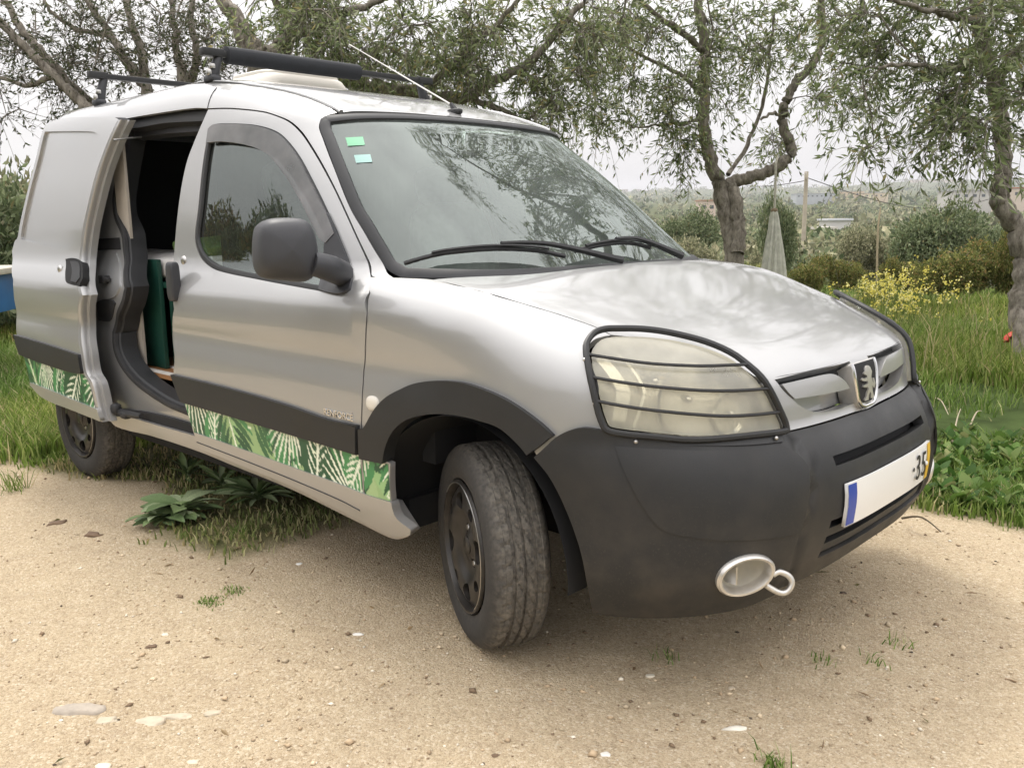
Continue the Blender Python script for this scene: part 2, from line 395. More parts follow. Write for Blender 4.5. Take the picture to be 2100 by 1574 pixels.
def A(u, v, d): return tuple(at(u, v, d))
def gp(u, v, d):
    """a point straight below pixel (u,v) at that distance, on the ground"""
    p = at(u, v, d); return (p[0], p[1], float(ground_z(p[0], p[1])))
# ---- tree carrying the hammock
d1 = 9.6
t1b = gp(1508, 560, d1)
tree1 = [([t1b, A(1506, 560, d1), A(1499, 480, d1), A(1483, 415, d1), A(1478, 372, d1)], (.105, .088)),
         ([A(1478, 380, d1), A(1462, 347, d1), A(1449, 289, d1), A(1442, 245, d1), A(1445, 200, d1), A(1440, 156, d1), A(1447, 111, d1), A(1440, 58, d1), A(1431, 0, d1), A(1420, -110, d1)], (.078, .042)),
         ([A(1512, 520, d1 - .1), A(1514, 470, d1 - .1), A(1508, 415, d1 - .08), A(1500, 376, d1), A(1530, 366, d1), A(1560, 359, d1), A(1590, 345, d1), A(1618, 322, d1), A(1621, 298, d1), A(1607, 267, d1), A(1605, 236, d1), A(1613, 205, d1), A(1631, 169, d1), A(1658, 142, d1), A(1676, 116, d1), A(1689, 67, d1), A(1682, 0, d1), A(1690, -90, d1 - .3)], (.075, .035)),
         ([A(1493, 358, d1), A(1538, 285, d1 + .2), A(1569, 187, d1 + .3), A(1578, 111, d1 + .3), A(1590, 20, d1 + .2)], (.025, .014)),
         ([A(1605, 240, d1), A(1585, 232, d1 - .1), A(1560, 245, d1 - .2)], (.022, .012)),
         ([A(1447, 111, d1), A(1390, 60, d1 - .3), A(1330, 20, d1 - .5), A(1270, -40, d1 - .7)], (.04, .015)),
         ([A(1442, 245, d1), A(1400, 252, d1), A(1350, 256, d1 - .1), A(1300, 262, d1 - .2)], (.022, .008)),
         ([A(1445, 200, d1), A(1390, 150, d1 + .2), A(1310, 110, d1 + .3), A(1230, 60, d1 + .3)], (.03, .010))]
cl1 = [(A(1440, 60, d1 - .3), (1.0, 1.0, .65), 22), (A(1300, 90, d1), (.85, .9, .55), 20), (A(1290, 215, d1 - .2), (.75, .6, .38), 12), (A(1440, 200, d1 - .5), (.65, .5, .5), 12), (A(1560, 100, d1), (.7, .8, .55), 10), (A(1680, 60, d1), (.7, .8, .55), 13), (A(1700, 190, d1 - .1), (.45, .6, .30), 6), (A(1240, 30, d1), (.8, .7, .5), 14), (A(1410, 300, d1 - .4), (.28, .25, .22), 5), (A(1560, 320, d1 + .3), (.3, .3, .3), 4),
       (A(1500, -150, d1 - .3), (1.6, 1.6, .8), 22), (A(1300, -220, d1 - 1.0), (1.6, 1.4, .8), 18), (A(1640, -260, d1 - 1.6), (1.5, 1.5, .8), 16), ((-2.6, 6.2, 5.8), (1.0, .8, .7), 14)]
olive_tree('olive_tree', 'leaning olive tree with forked trunk and the hammock hanging from its bent limb', tree1, cl1, 21, group='olive trees round the van')
# ---- tree at the right-hand edge, red scrap at its foot
d2 = 7.0
tree2 = [([tuple(onz(2103, 765, 0)), A(2096, 640, d2), A(2103, 560, d2), A(2100, 511, d2), A(2085, 467, d2), A(2058, 427, d2), A(2049, 400, d2), A(2057, 356, d2), A(2056, 311, d2), A(2054, 267, d2), A(2040, 178, d2), A(2022, 111, d2), A(2005, 44, d2), A(2000, 0, d2), A(1985, -90, d2)], (.098, .040)),
         ([A(2022, 111, d2), A(1980, 140, d2), A(1934, 147, d2 - .2), A(1867, 133, d2 - .4), A(1800, 140, d2 - .5)], (.03, .010)),
         ([A(2005, 44, d2), A(1950, 30, d2 - .3), A(1902, 22, d2 - .6), A(1820, 0, d2 - .9)], (.035, .012)),
         ([A(2040, 178, d2), A(2080, 120, d2 - .2), A(2130, 40, d2 - .4)], (.035, .015)),
         ([A(1985, -90, d2), (-.5, 4.9, 4.2), (-1.2, 4.6, 4.8), (-2.0, 4.0, 5.3), (-2.6, 3.6, 5.6)], (.045, .018))]
cl2 = [(A(1940, 70, d2), (.75, .75, .42), 17), (A(1830, 150, d2), (.5, .55, .32), 9), (A(2050, 60, d2 - .4), (.5, .6, .4), 11), (A(1900, 235, d2 - .2), (.35, .35, .22), 8), (A(2040, 230, d2 - .7), (.38, .35, .32), 12), (A(1780, 40, d2 + .2), (.5, .5, .35), 12), (A(1783, 296, d2 - .2), (.10, .12, .09), 3), (A(1985, 330, d2 - .6), (.12, .14, .12), 2),
       (A(1950, -180, d2), (1.3, 1.3, .7), 20), (A(1800, -330, d2 - .8), (1.3, 1.3, .7), 18), (A(2200, -100, d2 - .5), (.9, .9, .7), 12), (A(1560, -420, d2 - .6), (1.2, 1.2, .6), 10), ((-2.3, 3.4, 5.8), (.7, .5, .45), 15), ((-1.5, 3.3, 5.9), (.6, .5, .4), 12), ((-2.4, 4.4, 5.2), (.8, .6, .5), 16), ((-1.4, 4.5, 5.0), (.8, .6, .5), 18), ((-.7, 4.2, 5.2), (.5, .5, .4), 10)]
olive_tree('olive_tree', 'slender olive tree with a kinked mottled trunk, a red scrap stuck low on it', tree2, cl2, 22, group='olive trees round the van', leaves=9)
# ---- big tree behind the van's roof
d3 = 8.2
t3b = gp(560, 300, d3 + .3)
tree3 = [([t3b, A(560, 300, d3 + .3), A(548, 190, d3 + .2), A(540, 120, d3)], (.20, .15)),
         ([A(540, 120, d3), A(514, 93, d3), A(483, 37, d3), A(455, 0, d3), A(430, -80, d3)], (.11, .05)),
         ([A(545, 130, d3), A(578, 100, d3), A(605, 45, d3), A(625, 0, d3), A(640, -90, d3)], (.11, .05)),
         ([A(548, 160, d3), A(640, 150, d3 + .2), A(760, 178, d3 + .3), A(870, 192, d3 + .2), A(950, 200, d3), A(1010, 168, d3), A(1085, 128, d3), A(1150, 60, d3 - .1), A(1200, 0, d3 - .2)], (.085, .022)),
         ([A(950, 200, d3), A(1030, 226, d3 + .1), A(1090, 262, d3), A(1130, 278, d3 - .1)], (.03, .010)),
         ([A(870, 192, d3 + .2), A(940, 120, d3 - .1), A(1010, 60, d3 - .3), A(1080, -20, d3 - .4)], (.04, .015)),
         ([A(590, 80, d3), A(680, 40, d3 - .2), A(780, 0, d3 - .4), A(860, -60, d3 - .6)], (.045, .02)),
         ([A(605, 45, d3), A(560, 0, d3 - .2), A(540, -60, d3 - .3)], (.04, .02))]
cl3 = [(A(760, 60, d3 - .4), (.75, .7, .45), 21), (A(900, 60, d3 - .2), (.7, .7, .42), 18), (A(1040, 70, d3), (.7, .7, .45), 18), (A(1140, 150, d3), (.55, .5, .36), 16), (A(700, 120, d3), (.5, .5, .28), 14), (A(860, 150, d3 + .2), (.5, .5, .25), 12), (A(1000, 150, d3), (.5, .5, .3), 14), (A(570, 40, d3 - .2), (.55, .5, .38), 14), (A(1110, 245, d3 - .1), (.35, .3, .2), 6), (A(1200, 60, d3), (.5, .5, .4), 14), (A(640, 30, d3 - .4), (.4, .4, .3), 10),
       (A(800, -180, d3 - .6), (1.5, 1.5, .7), 14), (A(1080, -220, d3 - .6), (1.5, 1.5, .7), 12)]
olive_tree('olive_tree', 'wide dense olive tree spreading behind the front roof bar of the van', tree3, cl3, 23, group='olive trees round the van', leaves=8, wts=(2.4, 5, 3.9, 1.8, 1.0))
# ---- bare dark tree on the left
d4 = 9.0
t4b = gp(330, 320, d4)
BARE = [(.045, .058, .026), (.085, .10, .045), (.15, .155, .08)]
tree4 = [([t4b, A(330, 330, d4), A(320, 260, d4)], (.19, .16)),
         ([A(320, 265, d4), A(250, 240, d4 - .2), A(200, 232, d4 - .3), A(160, 205, d4 - .3), A(110, 155, d4 - .3), A(60, 105, d4 - .3), A(0, 45, d4 - .3), A(-80, -30, d4 - .3)], (.062, .035)),
         ([A(300, 255, d4), A(220, 235, d4 + .1), A(150, 180, d4), A(90, 110, d4), A(45, 60, d4), A(10, 0, d4), A(-20, -80, d4)], (.052, .028)),
         ([A(325, 265, d4), A(300, 190, d4), A(262, 130, d4), A(225, 70, d4), A(190, 20, d4), A(150, -60, d4)], (.058, .025)),
         ([A(322, 262, d4), A(300, 180, d4 + .2), A(292, 110, d4 + .2), A(270, 50, d4 + .2), A(255, -20, d4 + .2)], (.06, .03)),
         ([A(330, 262, d4), A(372, 170, d4), A(362, 110, d4), A(358, 50, d4), A(345, -20, d4)], (.058, .025)),
         ([A(335, 262, d4), A(385, 175, d4 + .3), A(405, 110, d4 + .3), A(390, 40, d4 + .3), A(400, -40, d4 + .3)], (.055, .028)),
         ([A(110, 155, d4 - .3), A(60, 175, d4 - .3), A(0, 160, d4 - .3), A(-50, 165, d4 - .3)], (.03, .012)),
         ([A(225, 70, d4), A(160, 60, d4), A(110, 30, d4 - .1), A(80, -20, d4 - .1)], (.03, .012))]
cl4 = [(A(120, 60, d4), (.95, .8, .5), 30), (A(300, 60, d4), (.9, .8, .5), 30), (A(60, 190, d4 - .2), (.55, .5, .4), 16), (A(420, 80, d4 + .2), (.6, .6, .5), 20), (A(210, 150, d4), (.55, .5, .35), 16), (A(20, 60, d4 - .2), (.5, .5, .5), 12), (A(480, 140, d4 + .3), (.5, .5, .3), 12), (A(200, -130, d4), (1.4, 1.3, .6), 10)]
olive_tree('olive_tree', 'half bare dark tree with many crooked stems behind the rear roof bar', tree4, cl4, 24, twigs=10, leaves=6, lsz=.055, lwd=.018, cols=BARE, wts=(4, 3, 1.5), droop=.12, group='olive trees round the van', twl=(.2, .5), bare=.15)

# ================================================================== shrubs (one mesh per kind, copied)
def shrub_mesh(seed, cols, wts, n=7000, lsz=.07, lwd=.035, lobes=7, R=1.0, Hh=1.0):
    r = np.random.default_rng(seed); P = []; Nn = []
    for k in range(lobes):
        c = np.array([r.normal(0, .42 * R), r.normal(0, .42 * R), r.uniform(.30, .78) * Hh]) if k else np.array([0, 0, .5 * Hh]); rad = r.uniform(.32, .58) * R
        m = n // lobes; q = r.normal(size=(m, 3)); q /= np.linalg.norm(q, axis=1)[:, None]
        lump = 1 + .22 * np.sin(q[:, 0] * 7 + k) * np.sin(q[:, 1] * 6 + 2 * k) + .15 * np.sin(q[:, 2] * 9 + k)
        p = c + q * (rad * lump * r.uniform(.62, 1.06, m))[:, None] * [1, 1, .85]; P.append(p); Nn.append(q)
    P = np.concatenate(P); Q = np.concatenate(Nn); k = P[:, 2] > .02; P, Q = P[k], Q[k]
    ax = Q * .6 + r.normal(0, .6, P.shape); ax /= np.linalg.norm(ax, axis=1)[:, None]; n = len(P)
    V, F = leaf_quads(P, ax, lsz * r.uniform(.6, 1.3, n), lwd * r.uniform(.6, 1.3, n), r)
    C = np.repeat(palette(n, r, cols, wts), 4, 0)
    return V, F, C
def shrub_stem(seed):
    r = np.random.default_rng(seed + 100); ps = []
    for k in range(9):
        a = r.uniform(0, 6.28); e = np.array([math.cos(a) * r.uniform(.2, .6), math.sin(a) * r.uniform(.2, .6), r.uniform(.6, .95)])
        u = np.linspace(0, 1, 6)[:, None]; ps.append((e * u + np.array([0, 0, .15]) * np.sin(u * 3.14) + r.normal(0, .02, (6, 3)) * u, np.linspace(.03, .006, 6)))
    return tubes(ps, 6)
KINDS = {
 'mastic': ([(0.083, 0.102, 0.028), (0.166, 0.186, 0.051), (0.294, 0.288, 0.096), (0.320, 0.224, 0.090)], (3, 4, 2.4, 1.4)),
 'grey': ([(0.154, 0.160, 0.090), (0.256, 0.262, 0.154), (0.397, 0.384, 0.243), (0.486, 0.448, 0.294)], (3, 4, 2.5, 1.2)),
 'olive': ([(0.096, 0.128, 0.061), (0.179, 0.218, 0.109), (0.294, 0.333, 0.192), (0.192, 0.173, 0.083)], (3.4, 4, 2.4, .6)),
 'bright': ([(0.096, 0.160, 0.033), (0.192, 0.269, 0.067), (0.333, 0.397, 0.128)], (3, 4, 2)),
 'broom': ([(0.128, 0.154, 0.045), (0.230, 0.256, 0.077), (0.800, 0.742, 0.205), (0.800, 0.800, 0.410)], (4, 4, 2.0, 1.4))}
SH = {}
for i, (k, (c, wt)) in enumerate(KINDS.items()):
    V, F, C = shrub_mesh(40 + i, c, wt, n=15000 if k != 'broom' else 9000, lsz=.075 if k != 'grey' else .065, lwd=.034 if k != 'broom' else .03)
    a = mesh_obj('foliage', V, F, M_LEAF2, None, False, colors=C); VV, FF = shrub_stem(i); s = mesh_obj('stems', VV, FF, M_BARK)
    SH[k] = (a.data, s.data); bpy.data.objects.remove(a); bpy.data.objects.remove(s)
def shrub(kind, u, v, d, sx, sz, label, rz, group='shrubs beyond the grass', name='shrub', loc=None):
    p = gp(u, v, d) if loc is None else loc
    root = empty(name, p, (0, 0, rz)); root.scale = (sx, sx, sz)
    for nm, me in zip(('foliage', 'stems'), SH[kind]): link(bpy.data.objects.new(nm, me), root)
    tag(root, label, 'shrub', group); return root
for kind, u, wpx, ytop, d, lb in [
    ('mastic', 1655, 115, 513, 14, 'dark brownish green shrub just right of the hanging hammock'),
    ('mastic', 1728, 105, 510, 15, 'low dark shrub behind the yellow flowering broom'),
    ('mastic', 1960, 215, 480, 13, 'rusty tipped mastic shrub behind the tall grass'),
    ('mastic', 2088, 130, 455, 12.5, 'big dark shrub filling the gap beside the kinked olive trunk'),
    ('mastic', 1866, 120, 516, 14, 'rounded bronze green shrub between the broom and the mastic'),
    ('olive', 1900, 235, 408, 24, 'large round grey green wild olive standing above the other shrubs'),
    ('grey', 1780, 140, 438, 27, 'feathery pale grey bush left of the round wild olive'),
    ('olive', 2025, 160, 440, 26, 'wild olive bush under the long grey roof'),
    ('grey', 1405, 190, 454, 19, 'dusty tan grey bush seen past the windscreen edge'),
    ('grey', 1320, 150, 439, 23, 'pale dry bush behind the wiper end of the windscreen'),
    ('bright', 1395, 95, 542, 14, 'small bright green bush at the foot of the dusty tan bush'),
    ('bright', 1455, 80, 534, 15.5, 'bright green bush touching the leaning olive trunk'),
    ('grey', 1570, 110, 484, 22, 'pale bush behind the hanging hammock'),
    ('olive', 1405, 170, 416, 45, 'round green bush farther down the slope left of the hammock'),
    ('broom', 1792, 74, 550, 12, 'yellow flowering broom bush at the edge of the grass'),
    ('broom', 1546, 44, 515, 15, 'yellow speckled broom bush beside the forked trunk'),
    ('olive', 1602, 95, 385, 20, 'upright olive sapling beside the wooden utility pole')]:
    p_ = gp(u, 500, d); hgt = CAM[2] + (432 - ytop) / FPX * d - p_[2]
    shrub(kind, u, 500, d, wpx * d / FPX / 2.3, hgt / 1.22, lb, (u * .37) % 6.28)
for k, (u, d, s_, z_, kd, lb) in enumerate([(10, 10.5, 1.25, 1.75, 'grey', 'grey olive bush rising behind the blue table'), (-90, 9.5, 1.2, 1.7, 'olive', 'dark bush at the end of the blue table'), (75, 13, 1.4, 1.7, 'olive', 'greyish bush just behind the sliding door edge')]):
    shrub(kd, u, 520, d, s_, z_, lb, k * 1.7, group='bushes behind the van tail')
# hedge standing behind the photographer, mirrored in the side window
for k, (x, y, s_, z_) in enumerate([(-19.5, -9.2, 1.9, 4.1), (-17.6, -9.0, 1.8, 3.9), (-15.8, -9.3, 1.8, 3.9), (-14.0, -9.0, 1.8, 3.7), (-12.2, -9.2, 1.8, 3.8), (-10.4, -9.1, 1.8, 3.9), (-8.6, -9.4, 1.8, 3.7), (-6.6, -10, 1.9, 3.0), (-4, -11, 2.0, 2.4), (-1, -11.5, 2.0, 2.1), (2.4, -11.5, 2.0, 2.1)]):
    shrub(['mastic', 'olive'][k % 2], 0, 0, 0, s_, z_, 'dark hedge bush mirrored in the front side window of the van', k * 1.3, group='hedge mirrored in the van window', name='hedge_bush', loc=(x, y, float(ground_z(np.array(x), np.array(y)))))

# ---- scrub covering the valley: one mass nobody could count
def scatter_scrub():
    r = np.random.default_rng(77); VV = []; FF = []; CC = []; b = 0
    cols, wt = KINDS['olive']; cg, wg = KINDS['grey']
    yaw0 = math.atan2(AF[1], AF[0])
    for (d0, d1_, n, m, sz) in [(26, 70, 260, 260, (1.0, 2.0)), (70, 200, 520, 120, (1.4, 3.2)), (200, 700, 900, 44, (2.0, 5.0)), (700, 3000, 1300, 22, (4, 11))]:
        a = yaw0 + r.uniform(-.62, .62, n); d = np.sqrt(r.uniform(d0 ** 2, d1_ ** 2, n))
        x, y = CAM[0] + d * np.cos(a), CAM[1] + d * np.sin(a); z = ground_z(x, y); R_ = r.uniform(*sz, n)
        q = r.normal(size=(n, m, 3)); q /= np.linalg.norm(q, axis=2)[..., None]; q[..., 2] = np.abs(q[..., 2])
        lum = 1 + .25 * np.sin(q[..., 0] * 5 + a[:, None] * 50) * np.sin(q[..., 1] * 6)
        P = np.stack([x, y, z], -1)[:, None] + q * (R_[:, None, None] * [1, 1, .75]) * lum[..., None] * r.uniform(.7, 1.05, (n, m, 1))
        P = P.reshape(-1, 3); ax = q.reshape(-1, 3) * .5 + r.normal(0, .6, P.shape); ax /= np.linalg.norm(ax, axis=1)[:, None]
        s = np.repeat(R_, m) * (2.3 / math.sqrt(m)); V, F = leaf_quads(P, ax, s * 1.25, s * .9, r)
        pick = r.random(n) < .45; C = np.where(np.repeat(pick, m)[:, None], palette(n * m, r, cols, wt), palette(n * m, r, cg, wg)) * np.repeat(r.uniform(.7, 1.15, (n, 1)), m, 0)
        VV.append(V); FF.append(F + b); b += len(V); CC.append(np.repeat(C, 4, 0))
    o = mesh_obj('valley_scrub', np.concatenate(VV), np.concatenate(FF), M_LEAF2, None, False, colors=np.concatenate(CC)); tag(o, 'scrub and trees covering the valley behind the olive grove', 'scrub', kind='stuff')
scatter_scrub()
# ================================================================== small vegetation
def gz_near(x, y): return near_z(np.asarray(x, float), np.asarray(y, float))
SHEET = [tuple(onz(u, v)[:2]) for u, v in [(1885, 800), (2000, 795), (2130, 815), (2130, 905), (2000, 895), (1870, 905)]]
def in_sheet(x, y):
    q = np.stack([x, y], -1); r_ = np.zeros(len(q), bool); j = len(SHEET) - 1
    for i in range(len(SHEET)):
        a, b = SHEET[i], SHEET[j]; c = (a[1] > q[:, 1]) != (b[1] > q[:, 1]); r_ ^= c & (q[:, 0] < (b[0] - a[0]) * (q[:, 1] - a[1]) / (b[1] - a[1] + 1e-12) + a[0]); j = i
    return r_
def blades(x, y, z, h, wd, lean, r, cols, wts, name, label):
    n = len(x); a = r.uniform(0, 6.283, n); s = np.stack([np.cos(a), np.sin(a), 0 * a], -1); b = r.uniform(0, 6.283, n)
    ln = np.stack([np.cos(b), np.sin(b), 0 * b], -1) * (h * lean * r.uniform(.2, 1.2, n))[:, None]
    base = np.stack([x, y, z], -1); up = np.array([0, 0, 1.0])
    v0 = base - s * wd[:, None] / 2; v1 = base + s * wd[:, None] / 2
    m = base + up * (h * .6)[:, None] + ln * .35; v2 = m - s * wd[:, None] * .36; v3 = m + s * wd[:, None] * .36
    t = base + up * (h * .95)[:, None] + ln
    V = np.stack([v0, v1, v2, v3, t], 1).reshape(-1, 3); k = np.arange(n)[:, None] * 5
    F = np.concatenate([k + [0, 1, 3], k + [0, 3, 2], k + [2, 3, 4]], 1).reshape(-1, 3)
    tone = np.clip(.62 + .85 * fbm(x, y, .8, 3, 44), .6, 1.35)[:, None] * np.stack([.75 + .6 * fbm(x, y, .55, 3, 45), np.ones(n), .85 + .3 * fbm(x, y, .7, 2, 46)], -1)
    C = np.repeat(np.clip(palette(n, r, cols, wts) * tone, 0, 1), 5, 0)
    o = mesh_obj(name, V, F, M_GRASS, None, False, colors=C); tag(o, label, 'grass', kind='stuff'); return o
GC = [(.11, .175, .030), (.19, .275, .058), (.31, .37, .12), (.48, .42, .23)]
def polar(n, d0, d1_, r, half=.56, off=0.0):
    yaw0 = math.atan2(AF[1], AF[0]) + off; a = yaw0 + r.uniform(-half, half, n); d = np.exp(r.uniform(math.log(d0), math.log(d1_), n))
    return CAM[0] + d * np.cos(a), CAM[1] + d * np.sin(a), d
r = np.random.default_rng(5)
x, y, d = polar(330000, 2.6, 20, r)
g_ = grass_mask(x, y); clump = fbm(x, y, 1.1, 3, 31); k = (r.random(len(x)) < g_ * np.clip(clump * 2.4 - .35, .08, 1)) & ~(in_sheet(x, y) & (r.random(len(x)) > .22 * np.clip(clump * 4 - 1.5, 0, 1)))
k &= ~((x < .6) & (x > -.9) & (np.abs(y) < .9)); k &= ~((y < .95) & (y > -1.7) & (x > -3.0) & (r.random(len(x)) < .55))
x, y, d, clump = x[k], y[k], d[k], clump[k]
inpatch = (x > -7) & (x < 3.1) & (y > -5) & (y < 7.5)
z = np.where(inpatch, gz_near(x, y), ground_z(x, y)) - .005
right = sstep((y - 3.7) / .8) * sstep((x + 3.4) / 1.0) * sstep((15 - d) / 3); under_ = (y < .95) & (y > -1.7) & (x > -3.15)
tail_ = (y < 2.6) & (x < -3)
h = (.07 + .06 * clump) * r.uniform(.6, 1.5, len(x)); h = h + right * .13 * r.uniform(.2, 1.5, len(x)) * np.clip(clump * 1.8 - .2, .2, 1.1); h = np.where(under_, h * .38, h); h = np.where((y > 1.2) & (y < 3.2) & (x > -3), h * .62, h); h = np.where(tail_, h * 1.15, h)
uz = under_ & (x > -3.0)
for sel, cols_, w_, lb in ((~uz, GC, (3.4, 5, 3, 1.2), 'green grass growing round the bare sandy ground'), (uz, [(.16, .20, .06), (.30, .31, .12), (.50, .43, .24), (.40, .32, .18)], (3, 3, 2.5, 1.5), 'short half dry grass in the shade under the van')):
    blades(x[sel], y[sel], z[sel], h[sel], .0045 + .004 * r.random(sel.sum()) + .0006 * d[sel], .55, r, cols_, w_, 'grass', lb)
# tall thin stalks in the rough grass
x, y, d = polar(900, 5.2, 10, r, .2, -.46); k = (y > 3.8) & (grass_mask(x, y) > .9) & ~in_sheet(x, y); x, y = x[k], y[k]
z = np.where((x > -7) & (x < 3.1) & (y < 7.5), gz_near(x, y), ground_z(x, y)); n = len(x)
blades(x, y, z, r.uniform(.25, .6, n), np.full(n, .010), .35, r, [(.16, .22, .06), (.30, .30, .12), (.45, .40, .24)], (4, 2, 1), 'tall_grass', 'tall seeding grass stalks beside the yellow flowers')
def broad_leaf(rows=6):
    """a lance shaped leaf along +x, length 1, with a channelled blade and a drooping tip"""
    V = []; 
    for i in range(rows):
        s = i / (rows - 1); wd = .13 * math.sin(math.pi * min(.97, .10 + .88 * s)) ** .75 * (1.15 if s > .45 else .9); zc = .42 * s - .40 * s * s
        V += [(s, -wd, zc + .035), (s, 0, zc), (s, wd, zc + .035)]
    F = []
    for i in range(rows - 1):
        for j in (0, 1): F.append((i * 3 + j, i * 3 + j + 1, (i + 1) * 3 + j + 1, (i + 1) * 3 + j))
    return np.array(V), F
LV, LF = broad_leaf()
def weeds(name, label, pts, r, size, nl, cols, wts, upright=.5):
    VV = []; FF = []; CC = []; b = 0; lf = np.array(LF)
    for (px_, py_, pz_) in pts:
        for k in range(r.integers(nl[0], nl[1])):
            L_ = r.uniform(*size); a = r.uniform(0, 6.283); e = r.uniform(.05, upright); v = LV * [L_, L_ * r.uniform(1.2, 2.2), L_]
            v = v @ roty_(-e).T @ rotz_(a).T + [px_, py_, pz_]
            VV.append(v); FF.append(lf + b); b += len(v); CC.append(np.repeat(palette(1, r, cols, wts), len(v), 0))
    o = mesh_obj(name, np.concatenate(VV), np.concatenate(FF), M_GRASS, None, True, colors=np.concatenate(CC)); tag(o, label, 'weeds', kind='stuff')
def rotz_(a): c, s = math.cos(a), math.sin(a); return np.array([[c, -s, 0], [s, c, 0], [0, 0, 1]])
def roty_(a): c, s = math.cos(a), math.sin(a); return np.array([[c, 0, s], [0, 1, 0], [-s, 0, c]])
WC = [(.045, .115, .022), (.085, .17, .035), (.15, .235, .065)]
x, y, d = polar(2600, 3.0, 8, r, .24, -.40); k = (y > 1.35) & (y < 3.0) & (grass_mask(x, y) > .35) & ~in_sheet(x, y); x, y = x[k][:520], y[k][:520]
weeds('weed_patch', 'low broad leaved weeds at the edge of the sand in front of the van', np.stack([x, y, gz_near(x, y)], -1), r, (.045, .115), (6, 11), [(.06, .13, .025), (.11, .19, .04), (.19, .26, .08), (.28, .30, .12)], (4, 4, 2.4, .8), 1.2)
x, y, d = polar(2200, 5.0, 9, r, .26, -.40); k = (y > 4.4) & (y < 5.6) & (grass_mask(x, y) > .5) & ~in_sheet(x, y); x, y = x[k][:220], y[k][:220]
weeds('weed_patch', 'round leaved weeds in front of the tall grass', np.stack([x, y, gz_near(x, y)], -1), r, (.07, .15), (5, 9), WC, (3, 4, 2), 1.2)
x, y, d = polar(900, 4.6, 9, r, .22, .42); k = (grass_mask(x, y) > .5) & (y < 1.5) & (x < -3.2); x, y = x[k][:150], y[k][:150]
weeds('weed_patch', 'scattered leafy weeds in the lawn behind the van tail', np.stack([x, y, gz_near(x, y)], -1), r, (.05, .12), (4, 8), [(.08, .15, .03), (.14, .22, .05), (.26, .33, .14)], (4, 4, 1), .9)
# yellow mustard flowers: thin stems with small petals
def mustard():
    rr_ = np.random.default_rng(61); ps = []; P = []
    for i in range(105):
        u = rr_.normal(1850, 62); dd = rr_.uniform(8.4, 12.0); p = at(u, 600, dd); gz_ = float(ground_z(p[0], p[1])); hh = rr_.uniform(.20, .55)
        b = np.array([p[0], p[1], gz_]); t = b + [rr_.normal(0, .08), rr_.normal(0, .08), hh]
        ps.append((np.array([b, (b + t) / 2 + rr_.normal(0, .02, 3), t]), [.004, .003, .002]))
        for k in range(rr_.integers(1, 5)): P.append(t + rr_.normal(0, .05, 3) + [0, 0, -.03])
    V, F = tubes(ps, 4); st = mesh_obj('mustard_stems', V, F, M_GRASS, None, True, colors=np.tile((.14, .20, .05), (len(V), 1))); tag(st, 'thin green stems of the yellow mustard flowers', 'stems', kind='stuff')
    P = np.repeat(np.array(P), 6, 0) + rr_.normal(0, .014, (len(P) * 6, 3)); ax = rr_.normal(size=P.shape); ax /= np.linalg.norm(ax, axis=1)[:, None]; n = len(P)
    V, F = leaf_quads(P, ax, np.full(n, .026), np.full(n, .022), rr_); o = mesh_obj('mustard_flowers', V, F, M_LEAF2, None, False, colors=np.repeat(palette(n, rr_, [(.74, .66, .16), (.80, .75, .36), (.66, .58, .12)], (4, 2, 2)), 4, 0))
    tag(o, 'yellow mustard flowers among the tall grass', 'flowers', kind='stuff')
mustard()
# ---- rosettes on the sand: every large leaf its own piece
lmats = [simple('rosette_leaf_' + c, col, .55, var=.2, vscale=30) for c, col in (('mid', (.18, .25, .10)), ('pale', (.27, .33, .18)), ('deep', (.12, .18, .07)))]
leaf_meshes = []
for mt_ in lmats:
    o = mesh_obj('leaf', LV, LF, mt_); leaf_meshes.append(o.data); bpy.data.objects.remove(o)
def rosette(u, v, n, size, label, seed, flat=.3, wide=1.0):
    rr_ = np.random.default_rng(seed); p = onz(u, v); root = empty('rosette_plant', (p[0], p[1], float(gz_near(p[0], p[1])) + .002)); tag(root, label, 'plant', 'leafy rosettes on the sand beside the van')
    for k in range(n):
        o = bpy.data.objects.new('leaf', leaf_meshes[rr_.integers(0, 3)]); link(o, root); L_ = size * rr_.uniform(.6, 1.15)
        o.rotation_euler = (rr_.normal(0, .25), -rr_.uniform(.0, flat) - flat * 1.1 * (k / n) ** 2, k * 2.39996 + rr_.normal(0, .2)); o.scale = (L_, L_ * wide * rr_.uniform(.8, 1.2), L_); o.location = (0, 0, .006 + .0012 * k)
rosette(530, 1030, 30, .20, 'large dark rosette of long narrow leaves under the door sill', 1, .30, .62)
rosette(372, 1062, 34, .17, 'greyish green spreading rosette nearest the open door on bare sand', 2, .12, 1.5)
rosette(335, 1075, 20, .15, 'small pale rosette touching the spreading grey one', 3, .10, 1.5)
rosette(385, 985, 18, .13, 'rosette with upright leaves in the grass under the van', 4, .6, .7)
rosette(455, 1000, 16, .17, 'shaded rosette between the upright one and the sill', 6, .4, .7)
rosette(205, 975, 12, .10, 'tiny leaf tuft in front of the rear tyre', 5, .8)
def tuft(u, v, n, hh, sp, label, seed):
    rr_ = np.random.default_rng(seed); p = onz(u, v); x_ = rr_.normal(0, sp, n); y_ = rr_.normal(0, sp, n); z_ = gz_near(x_ + p[0], y_ + p[1])
    o = blades(x_ + p[0], y_ + p[1], z_, rr_.uniform(.4, 1, n) * hh, np.full(n, .004), .9, rr_, GC, (4, 5, 3, 1), 'grass_tuft', label)
    del o['kind']; o['category'] = 'grass tuft'; o['group'] = 'grass tufts on the sand'
